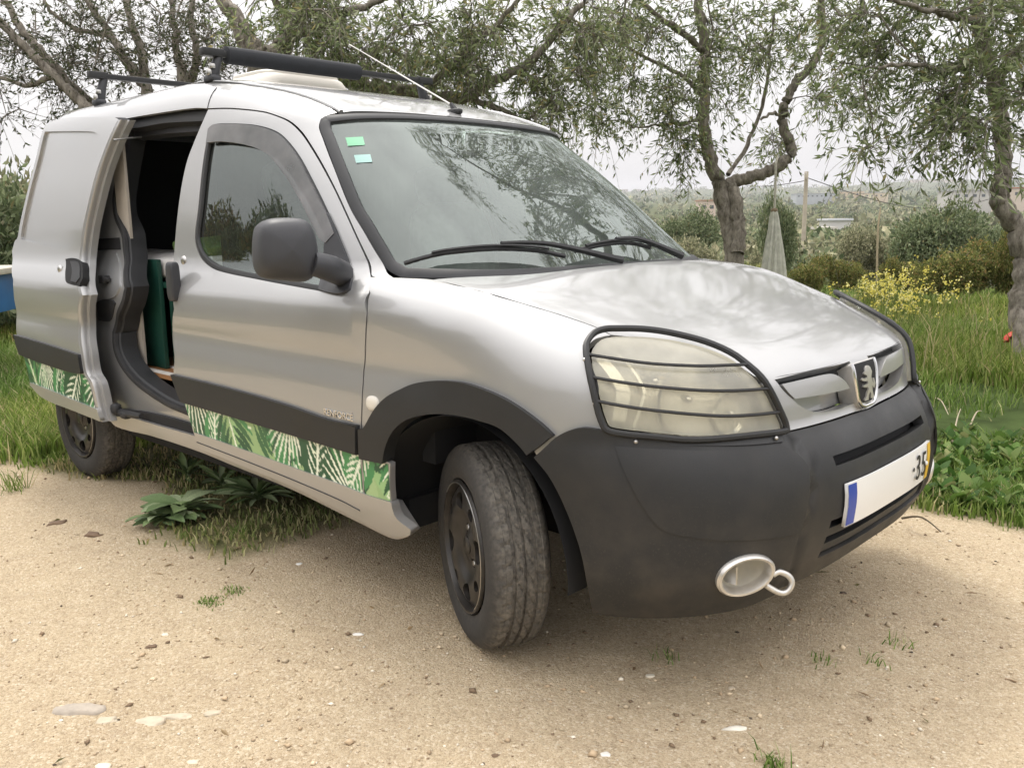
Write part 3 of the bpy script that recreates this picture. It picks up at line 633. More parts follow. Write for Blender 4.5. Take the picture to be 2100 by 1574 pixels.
for i, (u, v, n, hh, sp, lb) in enumerate([(495, 1097, 60, .045, .02, 'short grass tuft on sand below the sill'), (378, 1100, 26, .05, .015, 'thin grass tuft in front of the grey rosette'), (30, 1005, 60, .16, .035, 'tall wispy grass tuft left of the rear tyre'), (430, 1235, 120, .014, .022, 'mossy flat grass patch on the open sand'), (480, 1212, 90, .014, .02, 'thin mossy streak beside the flat grass patch'), (1585, 1568, 60, .05, .018, 'grass tuft near the pale pebble in front of the bumper'), (1685, 1352, 20, .03, .018, 'small grass sprig on sand before the number plate'), (1790, 1355, 22, .035, .02, 'grass sprig right of the small sprig before the plate'), (1838, 1315, 18, .035, .018, 'lone grass sprig where bumper shadow ends'), (1372, 1350, 20, .04, .02, 'tiny grass sprig in the bumper shadow')]):
    tuft(u, v, n, hh, sp, lb, 200 + i)
# ---- stones
def rock(name, u, v, w_, h_, label, col, seed, flat=.26, cat='stone'):
    rr_ = np.random.default_rng(seed); p = onz(u, v); dd = np.linalg.norm(p - CAM); sx = w_ * dd / FPX / 2
    bm = bmesh.new(); bmesh.ops.create_icosphere(bm, subdivisions=3, radius=1)
    q = rr_.normal(size=(5, 3))
    for vv in bm.verts:
        c = np.array(vv.co); k = 1 + .16 * sum(math.sin(c @ q[i] * 2.1 + i) for i in range(5)) / 2
        c = np.sign(c) * np.abs(c) ** .85 * k * (1 + rr_.normal(0, .05 if cat == 'stone' else .14)); vv.co = (c[0] * sx, c[1] * sx * h_, c[2] * sx * flat)
    me = bpy.data.meshes.new(name); bm.to_mesh(me); bm.free(); me.polygons.foreach_set('use_smooth', [True] * len(me.polygons))
    me.materials.append(simple(name + '_surface', col, .9, var=.15, vscale=30, bump=.5, bscale=120)); o = link(bpy.data.objects.new(name, me))
    o.location = (p[0], p[1], float(gz_near(p[0], p[1])) - sx * flat * (.35 if w_ > 30 else .1)); o.rotation_euler = (0, 0, YAW - math.pi / 2 + rr_.normal(0, .15)); tag(o, label, cat, 'stones on the sandy ground')
ST = [(160, 1448, 95, .42, 'flat grey stone half sunk in the sand', (.38, .33, .27)), (218, 1468, 40, .5, 'small pale stone right of the flat grey one', (.50, .43, .32)), (303, 1468, 62, .40, 'long cream stone in the pale row', (.52, .45, .34)), (367, 1456, 58, .34, 'thin cream stone at the end of the pale row', (.52, .45, .34)), (440, 1450, 30, .5, 'buff stone beyond the pale row', (.50, .43, .32)), (613, 1158, 13, .9, 'small white upright chip below the sill', (.78, .76, .70)), (735, 1304, 22, .4, 'white flake of stone left of the front tyre', (.76, .74, .68)), (1508, 1489, 44, .38, 'pale oblong stone on sand ahead of the bumper', (.72, .68, .58)), (1333, 1382, 16, .8, 'cream chip in front of the bumper corner', (.68, .62, .50)), (1241, 1545, 18, .8, 'round whitish pebble on the open sand', (.70, .67, .60)), (212, 1566, 28, .6, 'cream pebble on the sand in front of the flat grey stone', (.68, .60, .46)), (1500, 1408, 14, .8, 'small tan chip beyond the oblong stone', (.55, .46, .34)), (1728, 1215, 12, .8, 'dark small clod by the bumper shadow', (.10, .07, .05)), (1545, 1222, 12, .8, 'grey chip below the towing eye', (.38, .34, .28)), (395, 1548, 22, .5, 'buff pebble near the mossy sand', (.62, .54, .40)), (338, 1295, 14, .7, 'whitish chip on the sand behind the stones', (.68, .63, .52))]
for i, (u, v, w_, h_, lb, c) in enumerate(ST): rock('stone', u, v, w_, h_, lb, c, 300 + i)
for i, (u, v, w_, lb) in enumerate([(117, 1077, 36, 'crumbly dark earth clod left of the rosettes'), (192, 1100, 34, 'brown earth clod with a curl of dry leaf'), (310, 1318, 18, 'small brown clod on the open sand'), (1015, 1545, 14, 'brown clod on open sand well in front of the tyre')]): rock('earth_clod', u, v, w_, .7, lb, (.16, .105, .065), 340 + i, .30, 'clod')
def pebbles():
    rr_ = np.random.default_rng(15); yaw0 = math.atan2(AF[1], AF[0]); n = 8000
    a = yaw0 + rr_.uniform(-.62, .62, n); d = 1.55 + 5.0 * rr_.random(n) ** 1.5; x = CAM[0] + d * np.cos(a); y = CAM[1] + d * np.sin(a)
    k = (grass_mask(x, y) < .4); x, y = x[k], y[k]; n = len(x); s = np.exp(rr_.normal(math.log(.0030), .5, n)).clip(.0015, .013)
    oc = np.array([(1, 0, 0), (-1, 0, 0), (0, 1, 0), (0, -1, 0), (0, 0, 1), (0, 0, -1)], float); of = np.array([(0, 2, 4), (2, 1, 4), (1, 3, 4), (3, 0, 4), (2, 0, 5), (1, 2, 5), (3, 1, 5), (0, 3, 5)])
    jit = rr_.uniform(.6, 1.3, (n, 6, 1)); rot = rr_.uniform(0, 6.283, n); c, s_ = np.cos(rot), np.sin(rot)
    V = oc[None] * jit * (s[:, None, None] * [1.25, .9, .62]); V = np.stack([V[..., 0] * c[:, None] - V[..., 1] * s_[:, None], V[..., 0] * s_[:, None] + V[..., 1] * c[:, None], V[..., 2]], -1)
    V += np.stack([x, y, gz_near(x, y) + s * .25], -1)[:, None]
    F = (of[None] + (np.arange(n) * 6)[:, None, None]).reshape(-1, 3)
    C = np.repeat(palette(n, rr_, [(.45, .34, .22), (.60, .49, .34), (.24, .17, .11), (.78, .71, .58), (.10, .08, .06)], (5, 4, 2.5, .9, .25)), 6, 0)
    o = mesh_obj('gravel', V.reshape(-1, 3), F, attr_mat('gravel_bits', .9, 0, .2), None, True, colors=C); tag(o, 'fine loose gravel strewn over the sand', 'gravel', kind='stuff')
pebbles()
def litter():
    rr_ = np.random.default_rng(91); P = []
    x, y, d = polar(1400, 2.0, 9, rr_, .56); k = rr_.random(len(x)) < np.where(grass_mask(x, y) > .4, .9, .07) + .9 * in_sheet(x, y); x, y = x[k], y[k]
    P = np.stack([x, y, gz_near(x, y) + .006], -1); ax = rr_.normal(size=P.shape) * [1, 1, .15]; ax /= np.linalg.norm(ax, axis=1)[:, None]; n = len(P)
    V, F = leaf_quads(P, ax, rr_.uniform(.02, .055, n), rr_.uniform(.006, .014, n), rr_)
    o = mesh_obj('leaf_litter', V, F, M_LEAF2, None, False, colors=np.repeat(palette(n, rr_, [(.20, .13, .07), (.34, .25, .14), (.14, .13, .05)], (3, 3, 2)), 4, 0)); tag(o, 'dry fallen leaves scattered over sand and grass', 'leaves', kind='stuff')
litter()
# ---- green ground sheet beyond the van's nose, with dry twigs
cen = np.mean(SHEET, 0); sh = smooth_path(np.array([(a, b, 0) for a, b in SHEET] + [(SHEET[0][0], SHEET[0][1], 0)]), 8)[:-1]
V = []; rows = [0.02, .25, .5, .75, 1.0]; kk = len(sh)
for s in rows:
    for p in sh:
        q = cen + (p[:2] - cen) * s; V.append((q[0], q[1], float(gz_near(q[0], q[1])) + .022 + .012 * math.sin(q[0] * 9) * math.sin(q[1] * 7)))
for p in sh: q = cen + (p[:2] - cen) * 1.005; V.append((q[0], q[1], float(gz_near(q[0], q[1])) - .02))
F = [(r_ * kk + i, r_ * kk + (i + 1) % kk, (r_ + 1) * kk + (i + 1) % kk, (r_ + 1) * kk + i) for r_ in range(len(rows)) for i in range(kk)]
tag(MB().add(V, F).build('ground_sheet', simple('green_netting', (.055, .080, .026), 1.0, var=.40, vscale=4, bump=.6, bscale=120, spec=.05)), 'faded green sheet lying flat on the ground beyond the bonnet', 'sheet')
for i, (p_, q_, lb) in enumerate([((1916, 815), (1945, 850), 'bleached forked twig on the green sheet'), ((1953, 905), (1970, 838), 'long pale twig leaning across the green sheet'), ((1990, 870), (2013, 842), 'short pale twig at the green sheet middle'), ((1850, 1062), (1930, 1090), 'dark curled twig at the edge of the weeds')]):
    a, b = onz(*p_, .04), onz(*q_, .06); m = (a + b) / 2 + [0, 0, .03]
    o = MB().tube(smooth_path([a, m, b], 5), np.linspace(.005, .002, 11), 5).build('dry_twig', simple('dry_twig_wood', (.42, .35, .25) if i < 3 else (.10, .08, .05), .9)); tag(o, lb, 'twig', 'dry twigs near the green sheet')
# ---- hammock gathered and hanging from the bent limb
dh = 9.35
def hammock():
    top, knot = at(1591, 336, dh), at(1588, 432, dh); root = empty('hammock', tuple(at(1586, 585, dh))); b0 = np.array(root.location)
    MB().tube(np.array([at(1595, 320, dh + .1), top, at(1590, 390, dh), knot]) - b0, .012, 8).build('rope', simple('hammock_rope', (.42, .40, .33), .9, var=.2, vscale=40), root)
    rows = [(432, 1588, .03), (445, 1588, .045), (470, 1588, .055), (500, 1587, .075), (530, 1586, .095), (560, 1585, .115), (585, 1584, .13), (620, 1583, .12), (650, 1583, .07), (660, 1583, .01)]; V = []; n = 72
    for v, u, rd in rows:
        c = at(u, v, dh) - b0
        for k in range(n):
            a = 2 * math.pi * k / n; f = 1 + .22 * math.sin(11 * a + v * .01) * min(1, (v - 425) / 60) + .10 * math.sin(5 * a + v * .02); V.append(c + np.array([math.cos(a), math.sin(a), 0]) * rd * f)
    F = [(i * n + k, i * n + (k + 1) % n, (i + 1) * n + (k + 1) % n, (i + 1) * n + k) for i in range(len(rows) - 1) for k in range(n)]
    m = simple('hammock_cloth', (.44, .44, .37), .95, var=.2, vscale=18, bump=.3, bscale=300); MB().add(V, F).build('cloth', m, root, sharp=180)
    k = MB(); V, F = (lambda q: q)(([], [])); kn = knot - b0
    bm = MB(); bm.lathe([(0.001, .03), (.03, .02), (.038, 0), (.03, -.02), (.001, -.03)], 12, 'z', kn); bm.build('knot', simple('knot_wood', (.20, .15, .09), .8), root)
    tag(root, 'pale green hammock gathered and hanging down beside the forked olive trunk', 'hammock')
hammock()
# ---- red plastic scrap by the trunk, blue table behind the van
rs = MB(); c = at(2074, 690, 6.96)
for sgn, ang in ((1, .5), (-1, -.25)):
    V = []; n = 8
    for i in range(n):
        s = i / (n - 1)
        for j in range(4): V.append(c + AR * (sgn * .055 * s) + np.array([0, 0, 1]) * (.05 * s * (1 if sgn > 0 else -.5) + .025 * (j - 1.5) * (1.1 - .7 * s)) + AF * .02 * math.sin(j * 2 + s * 3))
    rs.add(V, [(i * 4 + j, i * 4 + j + 1, (i + 1) * 4 + j + 1, (i + 1) * 4 + j) for i in range(n - 1) for j in range(3)])
o = rs.build('red_scrap', simple('red_plastic', (.62, .055, .030), .45, var=.1, vscale=20)); md = o.modifiers.new('thick', 'SOLIDIFY'); md.thickness = .006; tag(o, 'bent scrap of red plastic stuck low on the kinked olive trunk', 'scrap')
tb = empty('blue_table', tuple(gp(-140, 560, 6.9))); tb.rotation_euler = (0, 0, YAW - math.pi / 2 + .12); tag(tb, 'blue painted table with a pale top standing behind the sliding door', 'table')
wb = simple('blue_paint', (.018, .115, .30), .5, var=.15, vscale=6); wp = simple('pale_board', (.48, .44, .36), .7, var=.15, vscale=9)
tz = -float(tb.location[2]) + CAM[2] - (520 - 428) / FPX * 6.9
MB().box((0, 0, tz), (1.25, .7, .045)).build('table_top', wp, tb, bevel=.006)
for yy in (-.32, .32): MB().box((0, yy, tz - .165), (1.16, .025, .28)).build('apron', wb, tb, bevel=.004)
for xx in (-.565, .565): MB().box((xx, 0, tz - .165), (.025, .61, .28)).build('apron', wb, tb, bevel=.004)
for xx in (-.50, -.05):
    for yy in (-.28, .28): MB().box((xx, yy, (tz - .30) / 2), (.06, .06, tz - .30)).build('leg', wb, tb, bevel=.004)
# ---- utility pole, wires, stake
def pole():
    dp = 33; b = np.array(gp(1650, 450, dp)); t = at(1654, 352, dp); root = empty('utility_pole', tuple(b)); w_ = simple('weathered_pole', (.42, .37, .29), .9, var=.2, vscale=3)
    MB().tube(np.array([b - [0, 0, .3], (b + t) / 2, t]) - b, [.085, .08, .07], 10).build('pole', w_, root)
    MB().box(t - b - [0, 0, .25], (.06, .9, .09), rotz_(.4)).build('crossarm', w_, root)
    for k in (-.32, 0, .32):
        q = t - b - [0, 0, .2] + rotz_(.4) @ np.array([0, k, .06]); MB().lathe([(.012, 0), (.035, .02), (.03, .06), (.036, .09), (.001, .12)], 8, 'z', q).build('insulator', simple('porcelain', (.5, .45, .4), .3), root)
    tag(root, 'weathered wooden utility pole beyond the hammock', 'pole')
    for k, (v1_, u2, v2, d2_, lb) in enumerate([(364, 2050, 402, 52, 'thin overhead wire running from the pole towards the long grey roof'), (370, 1500, 372, 62, 'thin overhead wire running left from the pole')]):
        e = at(u2, v2, d2_); u_ = np.linspace(0, 1, 24)[:, None]; s0 = at(1654, v1_, dp); p = s0 + (e - s0) * u_ - np.array([0, 0, 1]) * (.9 * np.sin(u_ * math.pi)) * (1 if k == 0 else .3)
        o = MB().tube(p, .016, 5).build('overhead_wire', simple('wire_black', (.03, .03, .03), .6)); tag(o, lb, 'wire', 'overhead wires')
pole()
stb = gp(1803, 520, 16); o = MB().tube(smooth_path([stb, at(1800, 480, 16), at(1806, 425, 16)], 6), np.linspace(.022, .012, 13), 7).build('wooden_stake', simple('stake_wood', (.34, .28, .18), .9)); tag(o, 'thin upright wooden stake behind the broom bush', 'stake')
# ---- buildings across the valley
def building(u0, u1, vtop, d, depth, col, label, group=None, roof=None, storeys=2, name='building', base=6.0):
    a, b = at(u0, vtop, d), at(u1, vtop, d); w_ = np.linalg.norm(b - a); c = (a + b) / 2; gz_ = float(ground_z(c[0], c[1])) - base; hh = c[2] - gz_
    root = empty(name, (c[0], c[1], gz_)); root.rotation_euler = (0, 0, math.atan2(b[1] - a[1], b[0] - a[0])); m = simple('wall_render', col, .9, var=.06, vscale=.2)
    MB().box((0, depth / 2, hh / 2), (w_, depth, hh)).build('wall', m, root, smooth=False)
    rm = roof or (.42, .38, .34); MB().box((0, depth / 2, hh + .2), (w_ + .8, depth + .8, .4)).build('roof', simple('roof_sheet', rm, .8), root, smooth=False)
    top_vis = hh; n = max(2, int(w_ / (5 if d > 1500 else 4)))
    gm = simple('far_window', (.06, .07, .08), .3)
    for s in range(storeys):
        zc = hh - 2.2 - 3.1 * s
        for k in range(min(n, 14)): MB().box(((k + .5) / min(n, 14) * w_ - w_ / 2, -.02, zc), (min(1.6, w_ / n * .5), .12, 1.3)).build('window', gm, root, smooth=False)
    tag(root, label, 'building', group); return root
building(1634, 1718, 397, 850, 18, (.40, .42, .44), 'long pale grey industrial shed across the valley', storeys=1, roof=(.46, .47, .48))
building(1719, 1772, 393, 860, 16, (.58, .46, .31), 'tan flat roofed block joined to the grey industrial shed', storeys=2)
building(1774, 1822, 396, 845, 14, (.60, .49, .35), 'lower tan wing beside the tan block', storeys=1)
building(1956, 2062, 391, 420, 16, (.50, .48, .45), 'long low building with a grey roof behind the wild olive', storeys=1, roof=(.33, .33, .33))
building(2072, 2130, 386, 380, 14, (.60, .50, .42), 'house with a red tiled roof behind the kinked olive', storeys=1, roof=(.45, .17, .09))
building(1700, 1745, 452, 190, 6, (.62, .60, .58), 'small shed with a pale tin roof among the valley scrub', storeys=1, roof=(.62, .63, .66), base=1)
building(1685, 1712, 470, 150, 4, (.55, .52, .46), 'tiny whitish hut below the tin roofed shed', storeys=1, roof=(.60, .56, .50), base=1)
building(1436, 1468, 412, 330, 8, (.62, .50, .42), 'pinkish farmhouse left of the forked trunk', storeys=1, roof=(.42, .24, .16), base=2)
rb = np.random.default_rng(8); u = 1836
while u < 2100:
    w_ = rb.uniform(9, 22); vt = 371 + rb.uniform(-5, 5) + (8 if u < 1860 else 0); building(u, u + w_, vt, rb.uniform(2350, 2700), 14, tuple(np.array((.62, .52, .44)) * rb.uniform(.85, 1.15)), 'pale apartment block of the town on the far ridge', 'apartment blocks on the far ridge', storeys=3, name='apartment_block', base=15); u += w_ + rb.uniform(0, 6)
u = 1240
while u < 1440:
    w_ = rb.uniform(7, 16); vt = 390 + rb.uniform(-3, 2); building(u, u + w_, vt, rb.uniform(2600, 3000), 14, tuple(np.array((.58, .50, .45)) * rb.uniform(.8, 1.1)), 'small pale building of the distant town seen past the windscreen', 'buildings of the distant town', storeys=2, name='town_house', base=15); u += w_ + rb.uniform(6, 22)
# ================================================================== the van: surfaces
# van frame = world frame: x forward (0 = front axle), y to the van's left, z up, wheels on z = 0
A_lo = pchip([.10, .20, .28, .36, .44, .50, .56, .62, .66, .688, .75, .80, .82, .85, .88, .92, .95, .98, 1.0, 1.02, 1.04],
             [.66, .72, .79, .832, .850, .856, .850, .828, .800, .776, .768, .758, .744, .700, .640, .530, .430, .315, .225, .125, .01])
B_lo = pchip([.10, .20, .28, .36, .50, .62, .70, .745, .775, .80, .835, .87, .90, .92, .94, .96, .98, .995, 1.005, 1.015, 1.025, 1.035, 1.04],
             [.76, .80, .832, .850, .858, .863, .860, .8535, .8485, .847, .8515, .854, .851, .844, .831, .811, .782, .737, .675, .585, .465, .285, .01])
B_sm = pchip([.10, .20, .28, .36, .50, .62, .70, .80, .87, .90, .92, .94, .96, .98, .995, 1.005, 1.015, 1.025, 1.035, 1.04],
             [.76, .80, .832, .850, .858, .862, .862, .858, .850, .843, .835, .823, .805, .778, .735, .675, .585, .465, .285, .01])
N_lo = pchip([.1, .3, .5, .7, .85, .95, 1.04], [3.2, 3.2, 2.95, 2.85, 2.65, 2.45, 2.3])
def hx(x): return .06 * sstep((.35 - np.asarray(x)) / .8)
def zsh(x, z): return z - hx(x) * sstep((z - .80) / .15)
def Bside(x, zz):
    k = sstep((np.asarray(x) + .25) / .5)
    return B_lo(zz) * (1 - k) + B_sm(zz) * k
def f_low(x, t, z):
    zz = zsh(x, z); n = N_lo(zz)
    v = (np.maximum(x, 0) / np.maximum(A_lo(zz), .005)) ** n + (np.abs(t) / np.maximum(Bside(x, zz), .005)) ** n - 1
    return np.where(zz > 1.04, 1.0, v)
X0 = -2.0
xs_ws = pchip([1.0, 1.05, 1.1, 1.2, 1.3, 1.4, 1.5, 1.578, 1.61, 1.65, 1.69, 1.72, 1.75, 1.775, 1.795, 1.81, 1.82],
              [.02, -.05, -.118, -.248, -.378, -.515, -.66, -.78, -.87, -1.0, -1.15, -1.28, -1.44, -1.60, -1.77, -1.90, -1.99])
D_z = pchip([.10, .20, .28, .36, .50, .62, .70, .745, .775, .80, .835, .87, .90, .95, 1.0, 1.045, 1.08, 1.2, 1.35, 1.5, 1.6, 1.64, 1.68, 1.71, 1.74, 1.762, 1.782, 1.80, 1.812, 1.82],
            [.76, .80, .832, .850, .858, .863, .860, .8535, .8485, .847, .8515, .854, .853, .846, .824, .800, .790, .772, .747, .716, .694, .683, .667, .648, .618, .58, .52, .41, .26, .01])
NG = 5.0
def rear_k(x): return (1 - np.clip((-2.85 - np.asarray(x)) / .55, 0, .97) ** 3.0) ** (1 / 3.0)
def plan_g(x, z):
    q = np.clip((np.asarray(x) - X0) / np.maximum(xs_ws(z) - X0, .005), 0, 1)
    return (1 - q ** NG) ** (1 / NG)
def T_side(x, z):
    x = np.asarray(x, float); z = np.asarray(z, float)
    k = sstep((z - .97) / .12)
    lo = np.where(z < 1.0, np.where(x > -.43, Bside(x, zsh(x, z)), D_z(z)), D_z(z))
    return lo * (1 - k + k * plan_g(x, z)) * rear_k(x)
def f_cab(x, t, z):
    return np.where(z > 1.82, 1.0, np.maximum(np.asarray(x) - X0, 0) ** NG / np.maximum(xs_ws(z) - X0, .005) ** NG + (np.abs(t) / np.maximum(D_z(z), .005)) ** NG - 1)
def march(u, v, f, t0=.6, t1=7.0, n=1600, first=True):
    o, d = ray(u, v); k = np.linspace(t0, t1, n); p = o + k[:, None] * d
    s = f(p[:, 0], np.abs(p[:, 1]), p[:, 2]); i = np.where((s[:-1] > 0) & (s[1:] <= 0))[0]
    if not len(i): i = [int(np.argmin(np.where(p[:-1, 2] > .1, s[:-1], 9)))]
    a, b = k[i[0]], k[i[0] + 1]
    for _ in range(30):
        m = (a + b) / 2; q = o + m * d
        if f(q[0], abs(q[1]), q[2]) > 0: a = m
        else: b = m
    return o + a * d
class Side:                     # uv = (x, z) on the flank
    def __init__(s, off=0.0, dx=0.0): s.off = off; s.dx = dx
    def P(s, u, v): return np.stack([np.asarray(u, float), -(T_side(np.asarray(u) - s.dx, v) + s.off), np.asarray(v, float)], -1)
    def px(s, a, b):
        t = .85
        for _ in range(40):
            p = ony(a, b, -t); t = .6 * t + .4 * (float(T_side(p[0] - s.dx, p[2])) + s.off)
        return p[0], p[2]
class Wrap:                     # uv = (s, z): s runs from the front centre round the corner and back along the flank
    def P(s, u, v):
        u = np.asarray(u, float); z = np.asarray(v, float); sg = np.sign(u) + (u == 0); a = np.abs(u)
        x = np.where(a > .85 * math.pi / 2, .85 * math.pi / 2 - a, .3)
        for _ in range(6):
            zz = zsh(x, z); n = N_lo(zz); ph = np.minimum(a / .85, math.pi / 2)
            A, B = np.maximum(A_lo(zz), .005), np.maximum(Bside(x, zz), .005)
            rho = (np.cos(ph) ** n + np.sin(ph) ** n) ** (1 / n)
            t = B * np.sin(ph) / rho
            x = np.where(a > .85 * math.pi / 2, .85 * math.pi / 2 - a, A * np.cos(ph) / rho)
        return np.stack([x, -sg * t, z], -1)
    def uv(s, p):
        x, t, z = p[0], abs(p[1]), p[2]; zz = zsh(x, z)
        if x > 0: a = .85 * math.atan2(t / float(Bside(x, zz)), x / max(float(A_lo(zz)), .005))
        else: a = .85 * math.pi / 2 - x
        return (a if p[1] <= 0 else -a), z
    def px(s, a, b): return s.uv(march(a, b, f_low))
def top_z(f, x, t, lo, hi):
    x = np.asarray(x, float); t = np.abs(np.asarray(t, float)); a = np.full(np.broadcast(x, t).shape, lo); b = np.full(a.shape, hi)
    for _ in range(40):
        m = (a + b) / 2; ins = f(x, t, m) < 0
        a = np.where(ins, m, a); b = np.where(ins, b, m)
    return a
class Top:                      # uv = (x, y): bonnet or roof, height solved from the same body surface
    def __init__(s, f, lo, hi): s.f = f; s.lo = lo; s.hi = hi
    def P(s, u, v): return np.stack([np.asarray(u, float), np.asarray(v, float), top_z(s.f, u, v, s.lo, s.hi)], -1)
    def px(s, a, b): p = march(a, b, s.f); return p[0], p[1]
class Screen:                   # uv = (y, z) on the windscreen
    def __init__(s, off=0.0): s.off = off
    def P(s, u, v):
        y = np.asarray(u, float); z = np.asarray(v, float)
        q = np.clip(np.abs(y) / np.maximum(D_z(z), .005), 0, .9999)
        return np.stack([X0 + (xs_ws(z) - X0) * (1 - q ** NG) ** (1 / NG) + s.off, y, z], -1)
    def px(s, a, b): p = march(a, b, f_cab); return p[1], p[2]
SIDE, WRAP, HOOD, ROOF, SCREEN = Side(), Wrap(), Top(f_low, .5, 1.11), Top(f_cab, 1.02, 1.82), Screen()

# ------------------------------------------------------------------ trimmed panels on those surfaces
def spline(pts, closed=True, step=.02, corner=38):
    p = np.asarray(pts, float); n = len(p); out = []
    def isc(i):
        if not closed and i in (0, n - 1): return True
        a, b = p[i] - p[i - 1], p[(i + 1) % n] - p[i]
        la, lb = np.linalg.norm(a), np.linalg.norm(b)
        if la < 1e-9 or lb < 1e-9: return True
        return math.degrees(math.acos(np.clip(a @ b / la / lb, -1, 1))) > corner
    C = [isc(i) for i in range(n)]
    for i in range(n if closed else n - 1):
        j = (i + 1) % n; p1, p2 = p[i], p[j]
        p0 = p[i - 1] if not C[i] else p1 - (p2 - p1) * .3
        p3 = p[(j + 1) % n] if not C[j] else p2 + (p2 - p1) * .3
        d = np.linalg.norm(p2 - p1); k = max(1, int(math.ceil(d / step)))
        m1 = (p2 - p0) / (np.linalg.norm(p2 - p0) + 1e-9) * d; m2 = (p3 - p1) / (np.linalg.norm(p3 - p1) + 1e-9) * d
        if C[i]: m1 = (p2 - p1)
        if C[j]: m2 = (p2 - p1)
        for q in range(k):
            t = q / k
            out.append((2*t**3 - 3*t**2 + 1) * p1 + (t**3 - 2*t**2 + t) * m1 + (-2*t**3 + 3*t**2) * p2 + (t**3 - t**2) * m2)
    if not closed: out.append(p[-1])
    return np.array(out)
def inside_poly(q, poly):
    x, y = q[:, 0], q[:, 1]; r = np.zeros(len(q), bool); n = len(poly); j = n - 1
    for i in range(n):
        a, b = poly[i], poly[j]
        c = (a[1] > y) != (b[1] > y)
        with np.errstate(divide='ignore', invalid='ignore'):
            r ^= c & (x < (b[0] - a[0]) * (y - a[1]) / (b[1] - a[1] + 1e-30) + a[0])
        j = i
    return r
def chart_normals(chart, u, v, e=2e-3):
    a = chart.P(u + e, v) - chart.P(u - e, v); b = chart.P(u, v + e) - chart.P(u, v - e)
    n = np.cross(a, b); n /= np.linalg.norm(n, axis=-1)[:, None] + 1e-12
    p = chart.P(u, v); c = np.stack([np.clip(p[:, 0], -2.6, .1), 0 * p[:, 1], np.full(len(p), .75)], -1)
    s = np.sign(np.einsum('ij,ij->i', n, p - c)); return n * s[:, None]
def tri_region(outline, holes=(), res=.04):
    loops = [outline] + list(holes); V = []; E = []
    for lp in loops:
        b = len(V); V += [tuple(p) for p in lp]; E += [(b + i, b + (i + 1) % len(lp)) for i in range(len(lp))]
    allb = np.array(V)
    lo, hi = outline.min(0), outline.max(0)
    gx, gy = np.meshgrid(np.arange(lo[0] + res / 2, hi[0], res), np.arange(lo[1] + res / 2, hi[1], res))
    g = np.stack([gx.ravel(), gy.ravel()], -1)
    if len(g):
        k = inside_poly(g, outline)
        for h in holes: k &= ~inside_poly(g, h)
        g = g[k]
    if len(g):
        dm = np.min(np.linalg.norm(g[:, None, :] - allb[None], axis=2), axis=1); g = g[dm > .4 * res]
    pts = [Vector((float(a), float(b))) for a, b in V] + [Vector((float(a), float(b))) for a, b in g]
    ov, _, of, orig, _, _ = delaunay_2d_cdt(pts, E, [], 0, 1e-7)
    P = np.array([(p.x, p.y) for p in ov]); F = np.array([tuple(f) for f in of], int)
    c = P[F].mean(1); k = inside_poly(c, outline)
    for h in holes: k &= ~inside_poly(c, h)
    F = F[k]
    mp = {}
    for i, src in enumerate(orig):
        for s in src: mp[s] = i
    bl = []; b = 0
    for lp in loops:
        bl.append([mp[b + i] for i in range(len(lp))]); b += len(lp)
    return P, F, bl
